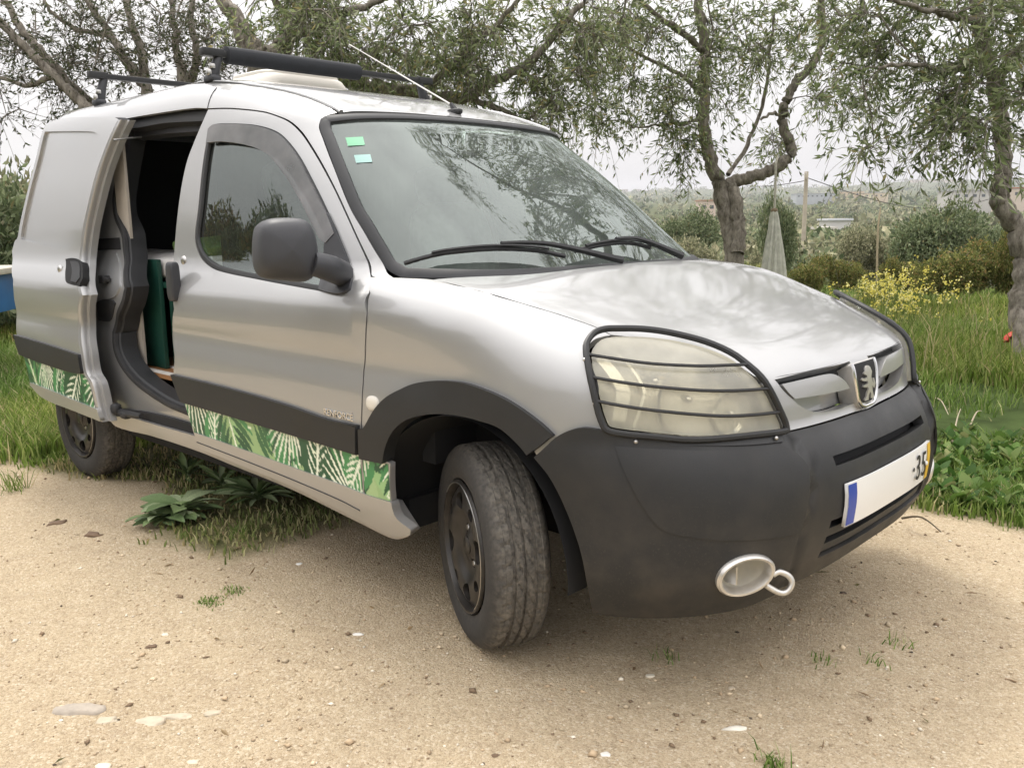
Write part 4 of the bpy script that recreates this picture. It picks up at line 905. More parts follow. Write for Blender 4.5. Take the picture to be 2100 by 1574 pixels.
def panel(name, chart, outline, mat, parent, holes=(), res=.05, step=.02, off=0.0, depth=.014, mirror=False, raw=False, colorfn=None, corner=38, edge=True):
    O = np.asarray(outline, float) if raw else spline(outline, step=step, corner=corner)
    Hs = [np.asarray(h, float) if raw else spline(h, step=step, corner=corner) for h in holes]
    UV, F, loops = tri_region(O, Hs, res)
    u, v = UV[:, 0], UV[:, 1]
    nr = chart_normals(chart, u, v); P = chart.P(u, v) + nr * off
    Vs = [P]; Ns = [nr]; Fs = [F]; base = len(P)
    # orient faces with the normals
    fn = np.cross(P[F[:, 1]] - P[F[:, 0]], P[F[:, 2]] - P[F[:, 0]])
    fl = np.einsum('ij,ij->i', fn, nr[F].mean(1)) < 0; F[fl] = F[fl][:, ::-1]
    if edge and depth:
        for lp in loops:
            lp = np.array(lp); a = P[lp]; na = nr[lp]; m = len(lp)
            tg = np.roll(a, -1, 0) - np.roll(a, 1, 0); en = np.cross(tg, na); en /= np.linalg.norm(en, axis=1)[:, None] + 1e-12
            # make the edge normal point away from the panel
            ctr = UV[lp]; tin = np.roll(ctr, -1, 0) - np.roll(ctr, 1, 0)
            area = .5 * np.sum(ctr[:, 0] * np.roll(ctr[:, 1], -1) - np.roll(ctr[:, 0], -1) * ctr[:, 1])
            test = UV[lp] + 1e-4 * np.stack([tin[:, 1], -tin[:, 0]], -1) / (np.linalg.norm(tin, axis=1)[:, None] + 1e-9)
            out = ~inside_poly(test, O)
            for h in Hs: out |= inside_poly(test, h)
            # direction in 3d of that uv step
            d3 = chart.P(test[:, 0], test[:, 1]) - chart.P(ctr[:, 0], ctr[:, 1])
            s = np.sign(np.einsum('ij,ij->i', en, d3)) * np.where(out, 1, -1)
            s = np.where(s == 0, 1, s); en *= s[:, None]
            i0 = base; Vs += [a, a - na * depth]; Ns += [en, en]; base += 2 * m
            k = np.arange(m); k2 = (k + 1) % m
            q = np.concatenate([np.stack([i0 + k, i0 + k2, i0 + m + k2], 1), np.stack([i0 + k, i0 + m + k2, i0 + m + k], 1)])
            VV = np.concatenate([a, a - na * depth]); NN = np.concatenate([en, en])
            fn = np.cross(VV[q[:, 1] - i0] - VV[q[:, 0] - i0], VV[q[:, 2] - i0] - VV[q[:, 0] - i0])
            fl = np.einsum('ij,ij->i', fn, NN[q - i0].mean(1)) < 0; q[fl] = q[fl][:, ::-1]
            Fs.append(q)
    V = np.concatenate(Vs); NO = np.concatenate(Ns); FF = np.concatenate(Fs)
    if mirror:
        V = V * [1, -1, 1]; NO = NO * [1, -1, 1]; FF = FF[:, ::-1]
    c = None
    if colorfn is not None:
        c = colorfn(np.concatenate([UV] + [np.repeat([[0, 0]], len(V) - len(UV), 0)]))
    return mesh_obj(name, V, np.ascontiguousarray(FF), mat, parent, True, NO, c)
def curve3(chart, pts, off=0.0, step=.015, closed=False, corner=38, inuv=False):
    uv = np.array(pts, float) if inuv else np.array([chart.px(*p) for p in pts])
    s = spline(uv, closed, step, corner)
    P = chart.P(s[:, 0], s[:, 1])
    return P + chart_normals(chart, s[:, 0], s[:, 1]) * off
def uvs(chart, pts): return [chart.px(*p) for p in pts]
def mirror_y(pts): return [(a, -b) for a, b in pts]
def strip(name, chart, pts, width, mat, parent, off=.002, thick=.004, closed=True, mirror=False, inset=True, inuv=False):
    """a flat seal of given width following a line on a surface"""
    uv = np.array(pts, float) if inuv else np.array([chart.px(*p) for p in pts])
    s = spline(uv, closed, .012)
    P = chart.P(s[:, 0], s[:, 1]); n = chart_normals(chart, s[:, 0], s[:, 1])
    t = (np.roll(P, -1, 0) - np.roll(P, 1, 0)) if closed else np.gradient(P, axis=0)
    t /= np.linalg.norm(t, axis=1)[:, None] + 1e-12; b = np.cross(n, t)
    c = P.mean(0)
    if closed and np.einsum('ij,ij->i', b, c - P).mean() < 0: b = -b
    k = len(P); rows = [P - n * .01, P + n * (off + thick * .4), P + n * (off + thick) + b * width * .2, P + n * (off + thick) + b * width * .8, P + n * (off) + b * width, P - n * .01 + b * width]
    V = np.concatenate(rows); F = []
    m = k if closed else k - 1
    for r in range(len(rows) - 1):
        for i in range(m):
            j = (i + 1) % k; F.append((r * k + i, r * k + j, (r + 1) * k + j, (r + 1) * k + i))
    if mirror: V = V * [1, -1, 1]
    mb = MB(); mb.add(V, F); return mb.build(name, mat, parent)
# ================================================================== van materials
def paint_mat():
    m, n, l, b = mat_new('silver_paint')
    b.inputs['Metallic'].default_value = .52; b.inputs['Roughness'].default_value = .40
    b.inputs['Coat Weight'].default_value = 1.0; b.inputs['Coat Roughness'].default_value = .10
    t = n.new('ShaderNodeTexCoord')
    f = n.new('ShaderNodeTexNoise'); f.inputs['Scale'].default_value = 1400; f.inputs['Detail'].default_value = 2; l.new(t.outputs['Object'], f.inputs['Vector'])
    d = n.new('ShaderNodeTexNoise'); d.inputs['Scale'].default_value = 3.2; d.inputs['Detail'].default_value = 7; d.inputs['Roughness'].default_value = .65; l.new(t.outputs['Object'], d.inputs['Vector'])
    sp = n.new('ShaderNodeSeparateXYZ'); l.new(t.outputs['Object'], sp.inputs[0])
    lowd = n.new('ShaderNodeMapRange'); lowd.inputs['From Min'].default_value = .75; lowd.inputs['From Max'].default_value = .28; l.new(sp.outputs['Z'], lowd.inputs['Value'])   # road dust thrown on the lower panels
    mul = n.new('ShaderNodeMath'); mul.operation = 'MULTIPLY'; l.new(lowd.outputs[0], mul.inputs[0]); l.new(d.outputs['Fac'], mul.inputs[1])
    dm = n.new('ShaderNodeMapRange'); dm.inputs['From Min'].default_value = .35; dm.inputs['From Max'].default_value = .75; dm.inputs['To Max'].default_value = .05; l.new(d.outputs['Fac'], dm.inputs['Value'])
    ad = n.new('ShaderNodeMath'); ad.operation = 'MULTIPLY_ADD'; ad.inputs[1].default_value = .35; l.new(mul.outputs[0], ad.inputs[0]); l.new(dm.outputs[0], ad.inputs[2])
    c1 = n.new('ShaderNodeMix'); c1.data_type = 'RGBA'; c1.inputs[6].default_value = (.355, .357, .356, 1); c1.inputs[7].default_value = (.43, .432, .43, 1); l.new(f.outputs['Fac'], c1.inputs[0])
    c2 = n.new('ShaderNodeMix'); c2.data_type = 'RGBA'; c2.inputs[7].default_value = (.50, .43, .34, 1); l.new(ad.outputs[0], c2.inputs[0]); l.new(c1.outputs[2], c2.inputs[6])
    l.new(c2.outputs[2], b.inputs['Base Color'])
    r = n.new('ShaderNodeMapRange'); r.inputs['To Min'].default_value = .03; r.inputs['To Max'].default_value = .11; l.new(d.outputs['Fac'], r.inputs['Value']); l.new(r.outputs[0], b.inputs['Coat Roughness'])
    bp = n.new('ShaderNodeBump'); bp.inputs['Strength'].default_value = .035; bp.inputs['Distance'].default_value = .002; l.new(f.outputs['Fac'], bp.inputs['Height']); l.new(bp.outputs[0], b.inputs['Normal'])
    return m
def glass_mat(name, tint, ior=1.75, dust=.05, dustcol=(.55, .56, .54)):
    m, n, l, b = mat_new(name); n.remove(b)
    tr = n.new('ShaderNodeBsdfTransparent'); tr.inputs[0].default_value = tuple(tint) + (1,)
    gl = n.new('ShaderNodeBsdfGlossy'); gl.inputs['Roughness'].default_value = .012; gl.inputs['Color'].default_value = (.90, .98, .94, 1)
    fr = n.new('ShaderNodeFresnel'); fr.inputs['IOR'].default_value = ior
    mx = n.new('ShaderNodeMixShader'); l.new(fr.outputs[0], mx.inputs[0]); l.new(tr.outputs[0], mx.inputs[1]); l.new(gl.outputs[0], mx.inputs[2])
    df = n.new('ShaderNodeBsdfDiffuse'); df.inputs[0].default_value = tuple(dustcol) + (1,)
    t = n.new('ShaderNodeTexCoord'); nz = n.new('ShaderNodeTexNoise'); nz.inputs['Scale'].default_value = 5; nz.inputs['Detail'].default_value = 8; l.new(t.outputs['Object'], nz.inputs['Vector'])
    mr = n.new('ShaderNodeMapRange'); mr.inputs['From Min'].default_value = .3; mr.inputs['From Max'].default_value = .7; mr.inputs['To Min'].default_value = dust * .4; mr.inputs['To Max'].default_value = dust * 1.6; l.new(nz.outputs['Fac'], mr.inputs['Value'])
    m2 = n.new('ShaderNodeMixShader'); l.new(mr.outputs[0], m2.inputs[0]); l.new(mx.outputs[0], m2.inputs[1]); l.new(df.outputs[0], m2.inputs[2])
    l.new(m2.outputs[0], n['Material Output'].inputs['Surface']); return m
M = {}
M['paint'] = paint_mat()
M['plastic'] = simple('black_plastic', (.019, .0195, .020), .50, var=.22, vscale=5, bump=.10, bscale=900, spec=.45)
def bumper_mat():
    m, n, l, b = mat_new('scuffed_bumper_plastic'); t = n.new('ShaderNodeTexCoord'); O = t.outputs['Object']
    def noise(sc, det=7, ro=.6):
        x = n.new('ShaderNodeTexNoise'); x.inputs['Scale'].default_value = sc; x.inputs['Detail'].default_value = det; x.inputs['Roughness'].default_value = ro; l.new(O, x.inputs['Vector']); return x.outputs['Fac']
    def mr(v, a, c, d, e):
        r = n.new('ShaderNodeMapRange'); r.inputs['From Min'].default_value = a; r.inputs['From Max'].default_value = c; r.inputs['To Min'].default_value = d; r.inputs['To Max'].default_value = e; l.new(v, r.inputs['Value']); return r.outputs[0]
    sp = n.new('ShaderNodeSeparateXYZ'); l.new(O, sp.inputs[0])
    low = mr(sp.outputs['Z'], .62, .27, .12, .75); pat = mr(noise(9), .42, .72, 0, 1); spk = mr(noise(190, 3), .56, .70, 0, .8)
    a1 = n.new('ShaderNodeMath'); a1.operation = 'MAXIMUM'; l.new(pat, a1.inputs[0]); l.new(spk, a1.inputs[1])
    a2 = n.new('ShaderNodeMath'); a2.operation = 'MULTIPLY'; l.new(a1.outputs[0], a2.inputs[0]); l.new(low, a2.inputs[1])
    a3 = n.new('ShaderNodeMath'); a3.operation = 'MULTIPLY'; a3.inputs[1].default_value = .30; l.new(a2.outputs[0], a3.inputs[0])
    c = n.new('ShaderNodeMix'); c.data_type = 'RGBA'; c.inputs[6].default_value = (.0175, .018, .0185, 1); c.inputs[7].default_value = (.19, .155, .115, 1); l.new(a3.outputs[0], c.inputs[0]); l.new(c.outputs[2], b.inputs['Base Color'])
    l.new(mr(noise(4), .3, .7, .40, .62), b.inputs['Roughness']); b.inputs['Specular IOR Level'].default_value = .45
    bp = n.new('ShaderNodeBump'); bp.inputs['Strength'].default_value = .22; bp.inputs['Distance'].default_value = .0015; l.new(noise(520, 3), bp.inputs['Height']); l.new(bp.outputs[0], b.inputs['Normal']); return m
M['bumper'] = bumper_mat()
M['plastic_gray'] = simple('grey_plastic', (.040, .041, .046), .48, var=.12, vscale=6, bump=.08, bscale=900, spec=.45)
M['rubber'] = simple('rubber', (.022, .022, .023), .62, var=.25, vscale=12)
M['dark'] = simple('dark_void', (.012, .012, .013), .85)
M['trim'] = simple('dark_trim', (.028, .029, .031), .6, var=.2, vscale=9)
M['headliner'] = simple('headliner', (.06, .06, .06), .9)
M['glass'] = glass_mat('windscreen_glass', (.55, .68, .61), 2.1, .10, (.50, .56, .52))
M['side_glass'] = glass_mat('side_glass', (.50, .58, .55), 2.15, .03)
M['smoke'] = glass_mat('smoked_acrylic', (.30, .30, .31), 1.55, .32, (.40, .39, .40))
M['metal'] = simple('worn_metal', (.52, .51, .49), .38, 1.0, var=.15, vscale=30)
M['chrome'] = simple('chrome', (.72, .72, .72), .16, 1.0)
M['satin'] = simple('satin_silver', (.66, .64, .60), .34, .75, var=.12, vscale=25)
M['rim'] = simple('black_rim', (.040, .036, .032), .38, .3, var=.3, vscale=25)
M['cream'] = simple('cream_plastic', (.72, .68, .60), .5, var=.05, vscale=6)
M['seat'] = simple('grey_seat_cloth', (.19, .20, .195), .85, var=.2, vscale=30, bump=.2, bscale=500)
M['green_board'] = simple('green_painted_board', (.010, .060, .042), .5, var=.25, vscale=5)
M['graphic'] = attr_mat('leaf_print', .35, spec=.5)
M['plate_white'] = simple('plate_white', (.78, .78, .76), .35)
M['plate_yellow'] = simple('plate_yellow', (.75, .47, .05), .35)
M['plate_blue'] = simple('plate_blue', (.02, .06, .35), .35)
M['ink'] = simple('black_ink', (.012, .012, .012), .5)
def lens_mat():
    m, n, l, b = mat_new('yellowed_lens'); n.remove(b)
    t = n.new('ShaderNodeTexCoord'); nz = n.new('ShaderNodeTexNoise'); nz.inputs['Scale'].default_value = 7; nz.inputs['Detail'].default_value = 6; l.new(t.outputs['Object'], nz.inputs['Vector'])
    df = n.new('ShaderNodeBsdfDiffuse'); df.inputs[0].default_value = (.80, .77, .64, 1)
    tr = n.new('ShaderNodeBsdfTransparent'); tr.inputs[0].default_value = (.90, .87, .74, 1)
    mr = n.new('ShaderNodeMapRange'); mr.inputs['From Min'].default_value = .3; mr.inputs['From Max'].default_value = .72; mr.inputs['To Min'].default_value = .26; mr.inputs['To Max'].default_value = .46; l.new(nz.outputs['Fac'], mr.inputs['Value'])
    m1 = n.new('ShaderNodeMixShader'); l.new(mr.outputs[0], m1.inputs[0]); l.new(tr.outputs[0], m1.inputs[1]); l.new(df.outputs[0], m1.inputs[2])
    gl = n.new('ShaderNodeBsdfGlossy'); gl.inputs['Roughness'].default_value = .14
    fr = n.new('ShaderNodeFresnel'); fr.inputs['IOR'].default_value = 1.5
    m2 = n.new('ShaderNodeMixShader'); l.new(fr.outputs[0], m2.inputs[0]); l.new(m1.outputs[0], m2.inputs[1]); l.new(gl.outputs[0], m2.inputs[2])
    l.new(m2.outputs[0], n['Material Output'].inputs['Surface']); return m
M['lens'] = lens_mat()
M['reflector'] = simple('lamp_reflector', (.80, .79, .74), .22, .85)
M['lamp_body'] = simple('lamp_body', (.66, .64, .57), .38, .35)

def sbox(c, d, e=4.0, n=20, rot=None, taper=0.0):
    """superellipsoid block: rounded box"""
    V = []; F = []
    sg = lambda a, p: math.copysign(abs(a) ** p, a)
    for i in range(n + 1):
        ph = -math.pi / 2 + math.pi * i / n
        for k in range(2 * n):
            th = math.pi * k / n
            x = sg(math.cos(ph), 2 / e) * sg(math.cos(th), 2 / e); y = sg(math.cos(ph), 2 / e) * sg(math.sin(th), 2 / e); z = sg(math.sin(ph), 2 / e)
            k2 = 1 - taper * z
            V.append((x * d[0] / 2 * k2, y * d[1] / 2 * k2, z * d[2] / 2))
    V = np.array(V)
    if rot is not None: V = V @ np.array(rot).T
    V = V + np.array(c)
    m = 2 * n
    for i in range(n):
        for k in range(m): F.append((i*m+k, i*m+(k+1) % m, (i+1)*m+(k+1) % m, (i+1)*m+k))
    return V, F
def rotz(a): c, s = math.cos(a), math.sin(a); return np.array([[c, -s, 0], [s, c, 0], [0, 0, 1]])
def roty(a): c, s = math.cos(a), math.sin(a); return np.array([[c, 0, s], [0, 1, 0], [-s, 0, c]])
def rotx(a): c, s = math.cos(a), math.sin(a); return np.array([[1, 0, 0], [0, c, -s], [0, s, c]])
def text_mesh(txt, size, extrude, mat, name, parent, mw, align='CENTER', xs=1.0):
    cu = bpy.data.curves.new('t', 'FONT'); cu.body = txt; cu.size = size; cu.extrude = extrude; cu.align_x = align; cu.align_y = 'CENTER'; cu.resolution_u = 3
    o = bpy.data.objects.new('t', cu); COL.objects.link(o)
    me = bpy.data.meshes.new_from_object(o.evaluated_get(bpy.context.evaluated_depsgraph_get()))
    bpy.data.objects.remove(o); bpy.data.curves.remove(cu)
    me.transform(mw @ Matrix.Diagonal((xs, 1, 1, 1))); me.materials.clear(); me.materials.append(mat); me.name = name
    return link(bpy.data.objects.new(name, me), parent)

# ================================================================== van body
VAN = empty('panel_van')
tag(VAN, 'silver panel van with open sliding door, roof bars and green leaf graphics along its sill', 'van')

DOOR_TOP = [(427, 225), (460, 224), (487, 225), (540, 231), (567, 239), (593, 251), (615, 271), (633, 296), (660, 341), (687, 392), (713, 448), (740, 507), (757, 550)]
GAP = [(760, 568), (757, 600), (752, 640), (749, 690), (748, 720), (745, 760), (744, 783), (741, 840), (740, 873), (741, 905), (742, 935), (745, 980), (747, 1014)]
DOOR_REAR = [(397, 887), (387, 850), (377, 822), (362, 790), (356, 767), (358, 733), (354, 687), (354, 657), (357, 633), (354, 610), (354, 550), (358, 510), (360, 483), (368, 410), (383, 333), (400, 287), (417, 247)]
DOOR = DOOR_TOP + GAP + [(700, 995), (600, 959), (500, 923)] + DOOR_REAR
WIN = [(441, 255), (460, 253), (513, 255), (545, 261), (572, 272), (593, 291), (615, 320), (633, 352), (660, 405), (680, 448), (697, 486), (703, 520), (700, 560), (690, 590), (670, 598), (647, 595), (529, 573), (447, 555), (423, 541), (409, 523), (401, 499), (400, 480), (407, 421), (417, 328), (425, 283), (432, 263)]
def inset(poly, d):
    P = np.array(poly, float); n = len(P); t = np.roll(P, -1, 0) - np.roll(P, 1, 0); t /= np.linalg.norm(t, axis=1)[:, None]
    nn = np.stack([t[:, 1], -t[:, 0]], -1)
    a = np.sum(P[:, 0] * np.roll(P[:, 1], -1) - np.roll(P[:, 0], -1) * P[:, 1])
    if a > 0: nn = -nn
    return P + nn * d
win_uv = uvs(SIDE, WIN); win_s = spline(win_uv, step=.02)
door_uv = uvs(SIDE, DOOR)

# ---- printed leaf pattern (flat print), painted into a raster and read back per vertex
GX0, GX1, GZ0, GZ1, GR = -3.3, -.15, .30, .66, .0025
def make_print():
    W, Hh = int((GX1 - GX0) / GR), int((GZ1 - GZ0) / GR)
    X, Z = np.meshgrid(GX0 + (np.arange(W) + .5) * GR, GZ0 + (np.arange(Hh) + .5) * GR)
    img = np.empty((Hh, W, 3)); img[:] = (.30, .45, .20)
    r = np.random.default_rng(11)
    dk, md, lt, cr = (.012, .085, .036), (.055, .25, .085), (.30, .50, .22), (.76, .82, .62)
    def fill(poly, col):
        poly = np.array(poly); lo, hi = poly.min(0), poly.max(0)
        i0, i1 = int(max((lo[0] - GX0) / GR, 0)), int(min((hi[0] - GX0) / GR + 2, W)); j0, j1 = int(max((lo[1] - GZ0) / GR, 0)), int(min((hi[1] - GZ0) / GR + 2, Hh))
        if i1 <= i0 or j1 <= j0: return
        q = np.stack([X[j0:j1, i0:i1].ravel(), Z[j0:j1, i0:i1].ravel()], -1)
        k = inside_poly(q, poly).reshape(j1 - j0, i1 - i0); img[j0:j1, i0:i1][k] = col
    def blade(p, a, ln, wd, col, bend=0.0):
        n = 9; s = np.linspace(0, 1, n); aa = a + bend * s
        c = np.array(p) + np.stack([np.cumsum(np.cos(aa)) * ln / n, np.cumsum(np.sin(aa)) * ln / n], -1)
        wdt = wd * np.sin(np.pi * np.clip(s * .93 + .05, 0, 1)) ** .8; nn = np.stack([-np.sin(aa), np.cos(aa)], -1)
        fill(np.concatenate([c + nn * wdt[:, None] / 2, (c - nn * wdt[:, None] / 2)[::-1]]), col)
        return c
    cream = (.80, .84, .68)
    xs_ = np.arange(GX0, GX1 + .1, .085)
    for i, x_ in enumerate(xs_):                        # pale background leaves first
        blade((x_, r.uniform(.34, .60)), r.uniform(0, 6.28), r.uniform(.2, .34), .09, [lt, cream, lt, (.36, .50, .24)][i % 4])
    for i, x_ in enumerate(np.arange(GX0, GX1 + .1, .105)):
        up = i % 2; p = (x_ + r.normal(0, .02), (.35 if up else .60) + r.normal(0, .02)); a = (math.pi / 2 if up else -math.pi / 2) + r.normal(0, .75); ln = r.uniform(.22, .34); kind = i % 3
        ax = np.array([math.cos(a), math.sin(a)])
        if kind == 0:                                   # fan of broad stripes with pale ribs between
            for s in np.linspace(-1.0, 1.0, 13): blade(p, a + s, ln * (1 - .25 * abs(s)), .034, [dk, md, md, dk][r.integers(0, 4)], -s * .35)
            for s in np.linspace(-.92, .92, 10): blade(p, a + s, ln * (.95 - .25 * abs(s)), .0105, cream, -s * .35)
        elif kind == 1:                                 # split leaf, deep green, thick cream midrib and side ribs
            blade(p, a, ln, ln * .62, [dk, md][r.integers(0, 2)])
            for s in np.linspace(.10, .85, 7):
                for sd in (-1, 1): blade(np.array(p) + ax * ln * s, a + sd * .80, ln * .34 * math.sin(math.pi * (.15 + .8 * s)), .0095, cream, sd * -.35)
            blade(p, a, ln, .014, cream)
        else:                                           # palm frond: dark leaflets off a pale rib
            for s in np.linspace(.04, 1, 10):
                q = np.array(p) + ax * ln * s
                for sd in (-1, 1): blade(q, a + sd * (1.0 - .45 * s), ln * .55 * (1.1 - .6 * s), .026, [dk, md, (.03, .13, .05)][r.integers(0, 3)], sd * -.4)
            blade(p, a, ln * 1.05, .010, cream)
    # small holes and flecks
    for i in range(70):
        q = np.array([r.uniform(GX0, GX1), r.uniform(.32, .62)]); blade(q, r.uniform(0, 6.28), .03, .010, [cr, dk, md][r.integers(0, 3)])
    return img
PRINT = make_print()
def print_col(shift=0.0):
    def f(uv):
        i = np.clip(((uv[:, 0] + shift - GX0) / GR).astype(int), 0, PRINT.shape[1] - 1); j = np.clip(((uv[:, 1] - GZ0) / GR).astype(int), 0, PRINT.shape[0] - 1)
        return PRINT[j, i]
    return f

def build_door(mirror):
    d = panel('front_door', SIDE, door_uv, M['paint'], VAN, holes=[win_s], res=.03, mirror=mirror, depth=.02)
    panel('window_glass', SIDE, inset(win_s, .012), M['side_glass'], d, raw=True, off=-.013, depth=0, mirror=mirror)
    strip('window_seal', SIDE, win_s, .022, M['trim'], d, off=-.006, thick=.006, mirror=mirror, inuv=True)
    panel('side_moulding', SIDE, uvs(SIDE, [(356, 767), (440, 787), (520, 808), (600, 832), (682, 860), (738, 871), (738, 931), (600, 889), (480, 853), (377, 823)]), M['plastic'], d, off=.014, depth=.016, mirror=mirror)
    panel('leaf_graphic', SIDE, uvs(SIDE, [(378, 824), (480, 854), (600, 890), (739, 932), (745, 1011), (700, 993), (600, 957), (500, 921), (398, 885)]), M['graphic'], d, off=.0012, depth=0, res=.0045, step=.01, mirror=mirror, colorfn=print_col())
    return d
doorR = build_door(False); doorL = build_door(True)
doorL['label'] = 'front door on the far side'
for ob in [doorR]:
    # smoked wind deflector at the top of the window
    defl = [(432, 266), (441, 258), (460, 256), (513, 258), (544, 264), (570, 275), (590, 293), (612, 322), (630, 354), (657, 408), (679, 452), (690, 480), (672, 500), (660, 490), (647, 467), (625, 421), (599, 376), (572, 339), (551, 317), (513, 300), (460, 292), (428, 294)]
    panel('wind_deflector', SIDE, uvs(SIDE, defl), M['smoke'], ob, off=.012, depth=.01)
    hb = MB(); c = np.array(curve3(SIDE, [(366, 582), (367, 583)], .022)[0])
    hb.add(*sbox(c, (.052, .04, .15), 5, 12)); hb.build('door_handle', M['plastic_gray'], ob)
    c = curve3(SIDE, [(377, 534), (378, 535)], 0)[0]
    MB().lathe([(0, -.007), (.012, -.007), (.017, -.003), (.019, .002)], 20, 'y', c).build('door_lock', M['metal'], ob)
    p0 = curve3(SIDE, [(667, 844), (724, 857)], .002)
    a = Vector(p0[0]); b = Vector(p0[-1]); ex = (b - a).normalized(); nz = Vector((0, -1, 0)); ey = nz.cross(ex).normalized()
    mw = Matrix((ex, ey, nz)).transposed().to_4x4(); mw.translation = (a + b) / 2
    text_mesh('RENFORCÉ', .030, .0015, M['chrome'], 'lettering', ob, mw, xs=1.02)
    # dent cap at the front end of the moulding
    panel('moulding_cap', SIDE, uvs(SIDE, [(683, 866), (694, 862), (737, 874), (737, 928), (694, 915), (683, 902)]), M['plastic'], ob, off=.0165, depth=.005)

# ---- fender, arch moulding
ARCH_OUT = [(742, 878), (753, 875), (765, 855), (777, 836), (794, 818), (815, 805), (856, 787), (897, 780), (951, 783), (992, 795), (1034, 813), (1075, 838), (1116, 869), (1139, 891)]
ARCH_IN = [(1087, 931), (1071, 911), (1034, 877), (992, 861), (951, 851), (910, 847), (868, 851), (835, 863), (811, 886), (798, 915), (792, 948)]
HOOD_EDGE = [(889, 573), (945, 586), (1007, 602), (1060, 618), (1114, 634), (1150, 645), (1186, 657), (1222, 670), (1253, 686)]
FEND = [(761, 568), (825, 570), (889, 573.5)] + [(x, y + 1.5) for x, y in HOOD_EDGE[1:]] + [(1240, 689), (1217, 697), (1205, 714), (1204, 735), (1210, 765), (1220, 805), (1230, 840), (1240, 868), (1252, 884), (1239, 884), (1198, 877), (1169, 883), (1146, 894), (1100, 932), (1075, 890), (1034, 850), (992, 830), (951, 818), (905, 813), (862, 820), (826, 836), (800, 862), (782, 905), (778, 940), (800, 950), (800, 989), (803, 1030)] + [(x + 2.5, y) for x, y in GAP[::-1]][:-1]
fend_uv = uvs(WRAP, FEND)
def build_fender(mirror):
    f = panel('front_wing', WRAP, fend_uv, M['paint'], VAN, res=.03, mirror=mirror, depth=.02)
    panel('arch_moulding', WRAP, uvs(WRAP, ARCH_OUT + ARCH_IN + [(744, 938)]), M['plastic'], f, off=.016, depth=.045, mirror=mirror, res=.03)
    panel('leaf_graphic', WRAP, uvs(WRAP, [(744.5, 940), (770, 945), (796, 951), (799, 989), (801, 1027), (749, 1012)]), M['graphic'], f, off=.0012, depth=0, res=.0045, step=.01, mirror=mirror, colorfn=lambda uv: print_col()(np.stack([.85 * math.pi / 2 - uv[:, 0], uv[:, 1]], -1)))
    c = curve3(WRAP, [(765, 827), (766, 828)], 0)[0]
    b = MB(); V, F = sbox((0, 0, 0), (.058, .022, .046), 2.4, 12); b.add(V + (c if not mirror else c * [1, -1, 1]), F); b.build('side_indicator', M['cream'], f)
    return f
wingR = build_fender(False); wingL = build_fender(True)

# ---- bonnet
he = [HOOD.px(*p) for p in HOOD_EDGE]
GUARD = [(1203, 732), (1203, 715), (1217, 696), (1239, 688), (1268, 687), (1311, 688), (1355, 693), (1399, 702), (1443, 714), (1476, 727), (1504, 742), (1530, 762), (1552, 781), (1572, 809), (1587, 840), (1598, 866), (1604, 888), (1594, 893), (1530, 898), (1465, 901), (1399, 900), (1333, 893), (1278, 887), (1248, 880), (1239, 868), (1228, 835), (1215, 785), (1207, 752)]
hf = [HOOD.px(*p) for p in [(1290, 690), (1355, 695), (1443, 716), (1504, 744), (1545, 770), (1566, 777)]]
hfront = [HOOD.px(*p) for p in [(1600, 771), (1650, 761.5), (1700, 750), (1740, 739)]]
xb = lambda t: X0 + (float(xs_ws(1.045)) - X0) * (1 - (t / .80) ** NG) ** (1 / NG) + .045
rear_edge = [(xb(t), -t) for t in (0, .12, .25, .38, .5, .58)]
half = [(xb(t), -t) for t in (0.0, .15, .3, .42, .52, .585)] + he + hf + hfront
# close at the centre line
xc = hfront[-1][0] + .004
half.append((xc, 0.0))
full = half + [(a, -b) for a, b in half[::-1] if abs(b) > 1e-6]
bon = panel('bonnet', HOOD, full, M['paint'], VAN, res=.035, depth=.02, corner=30)
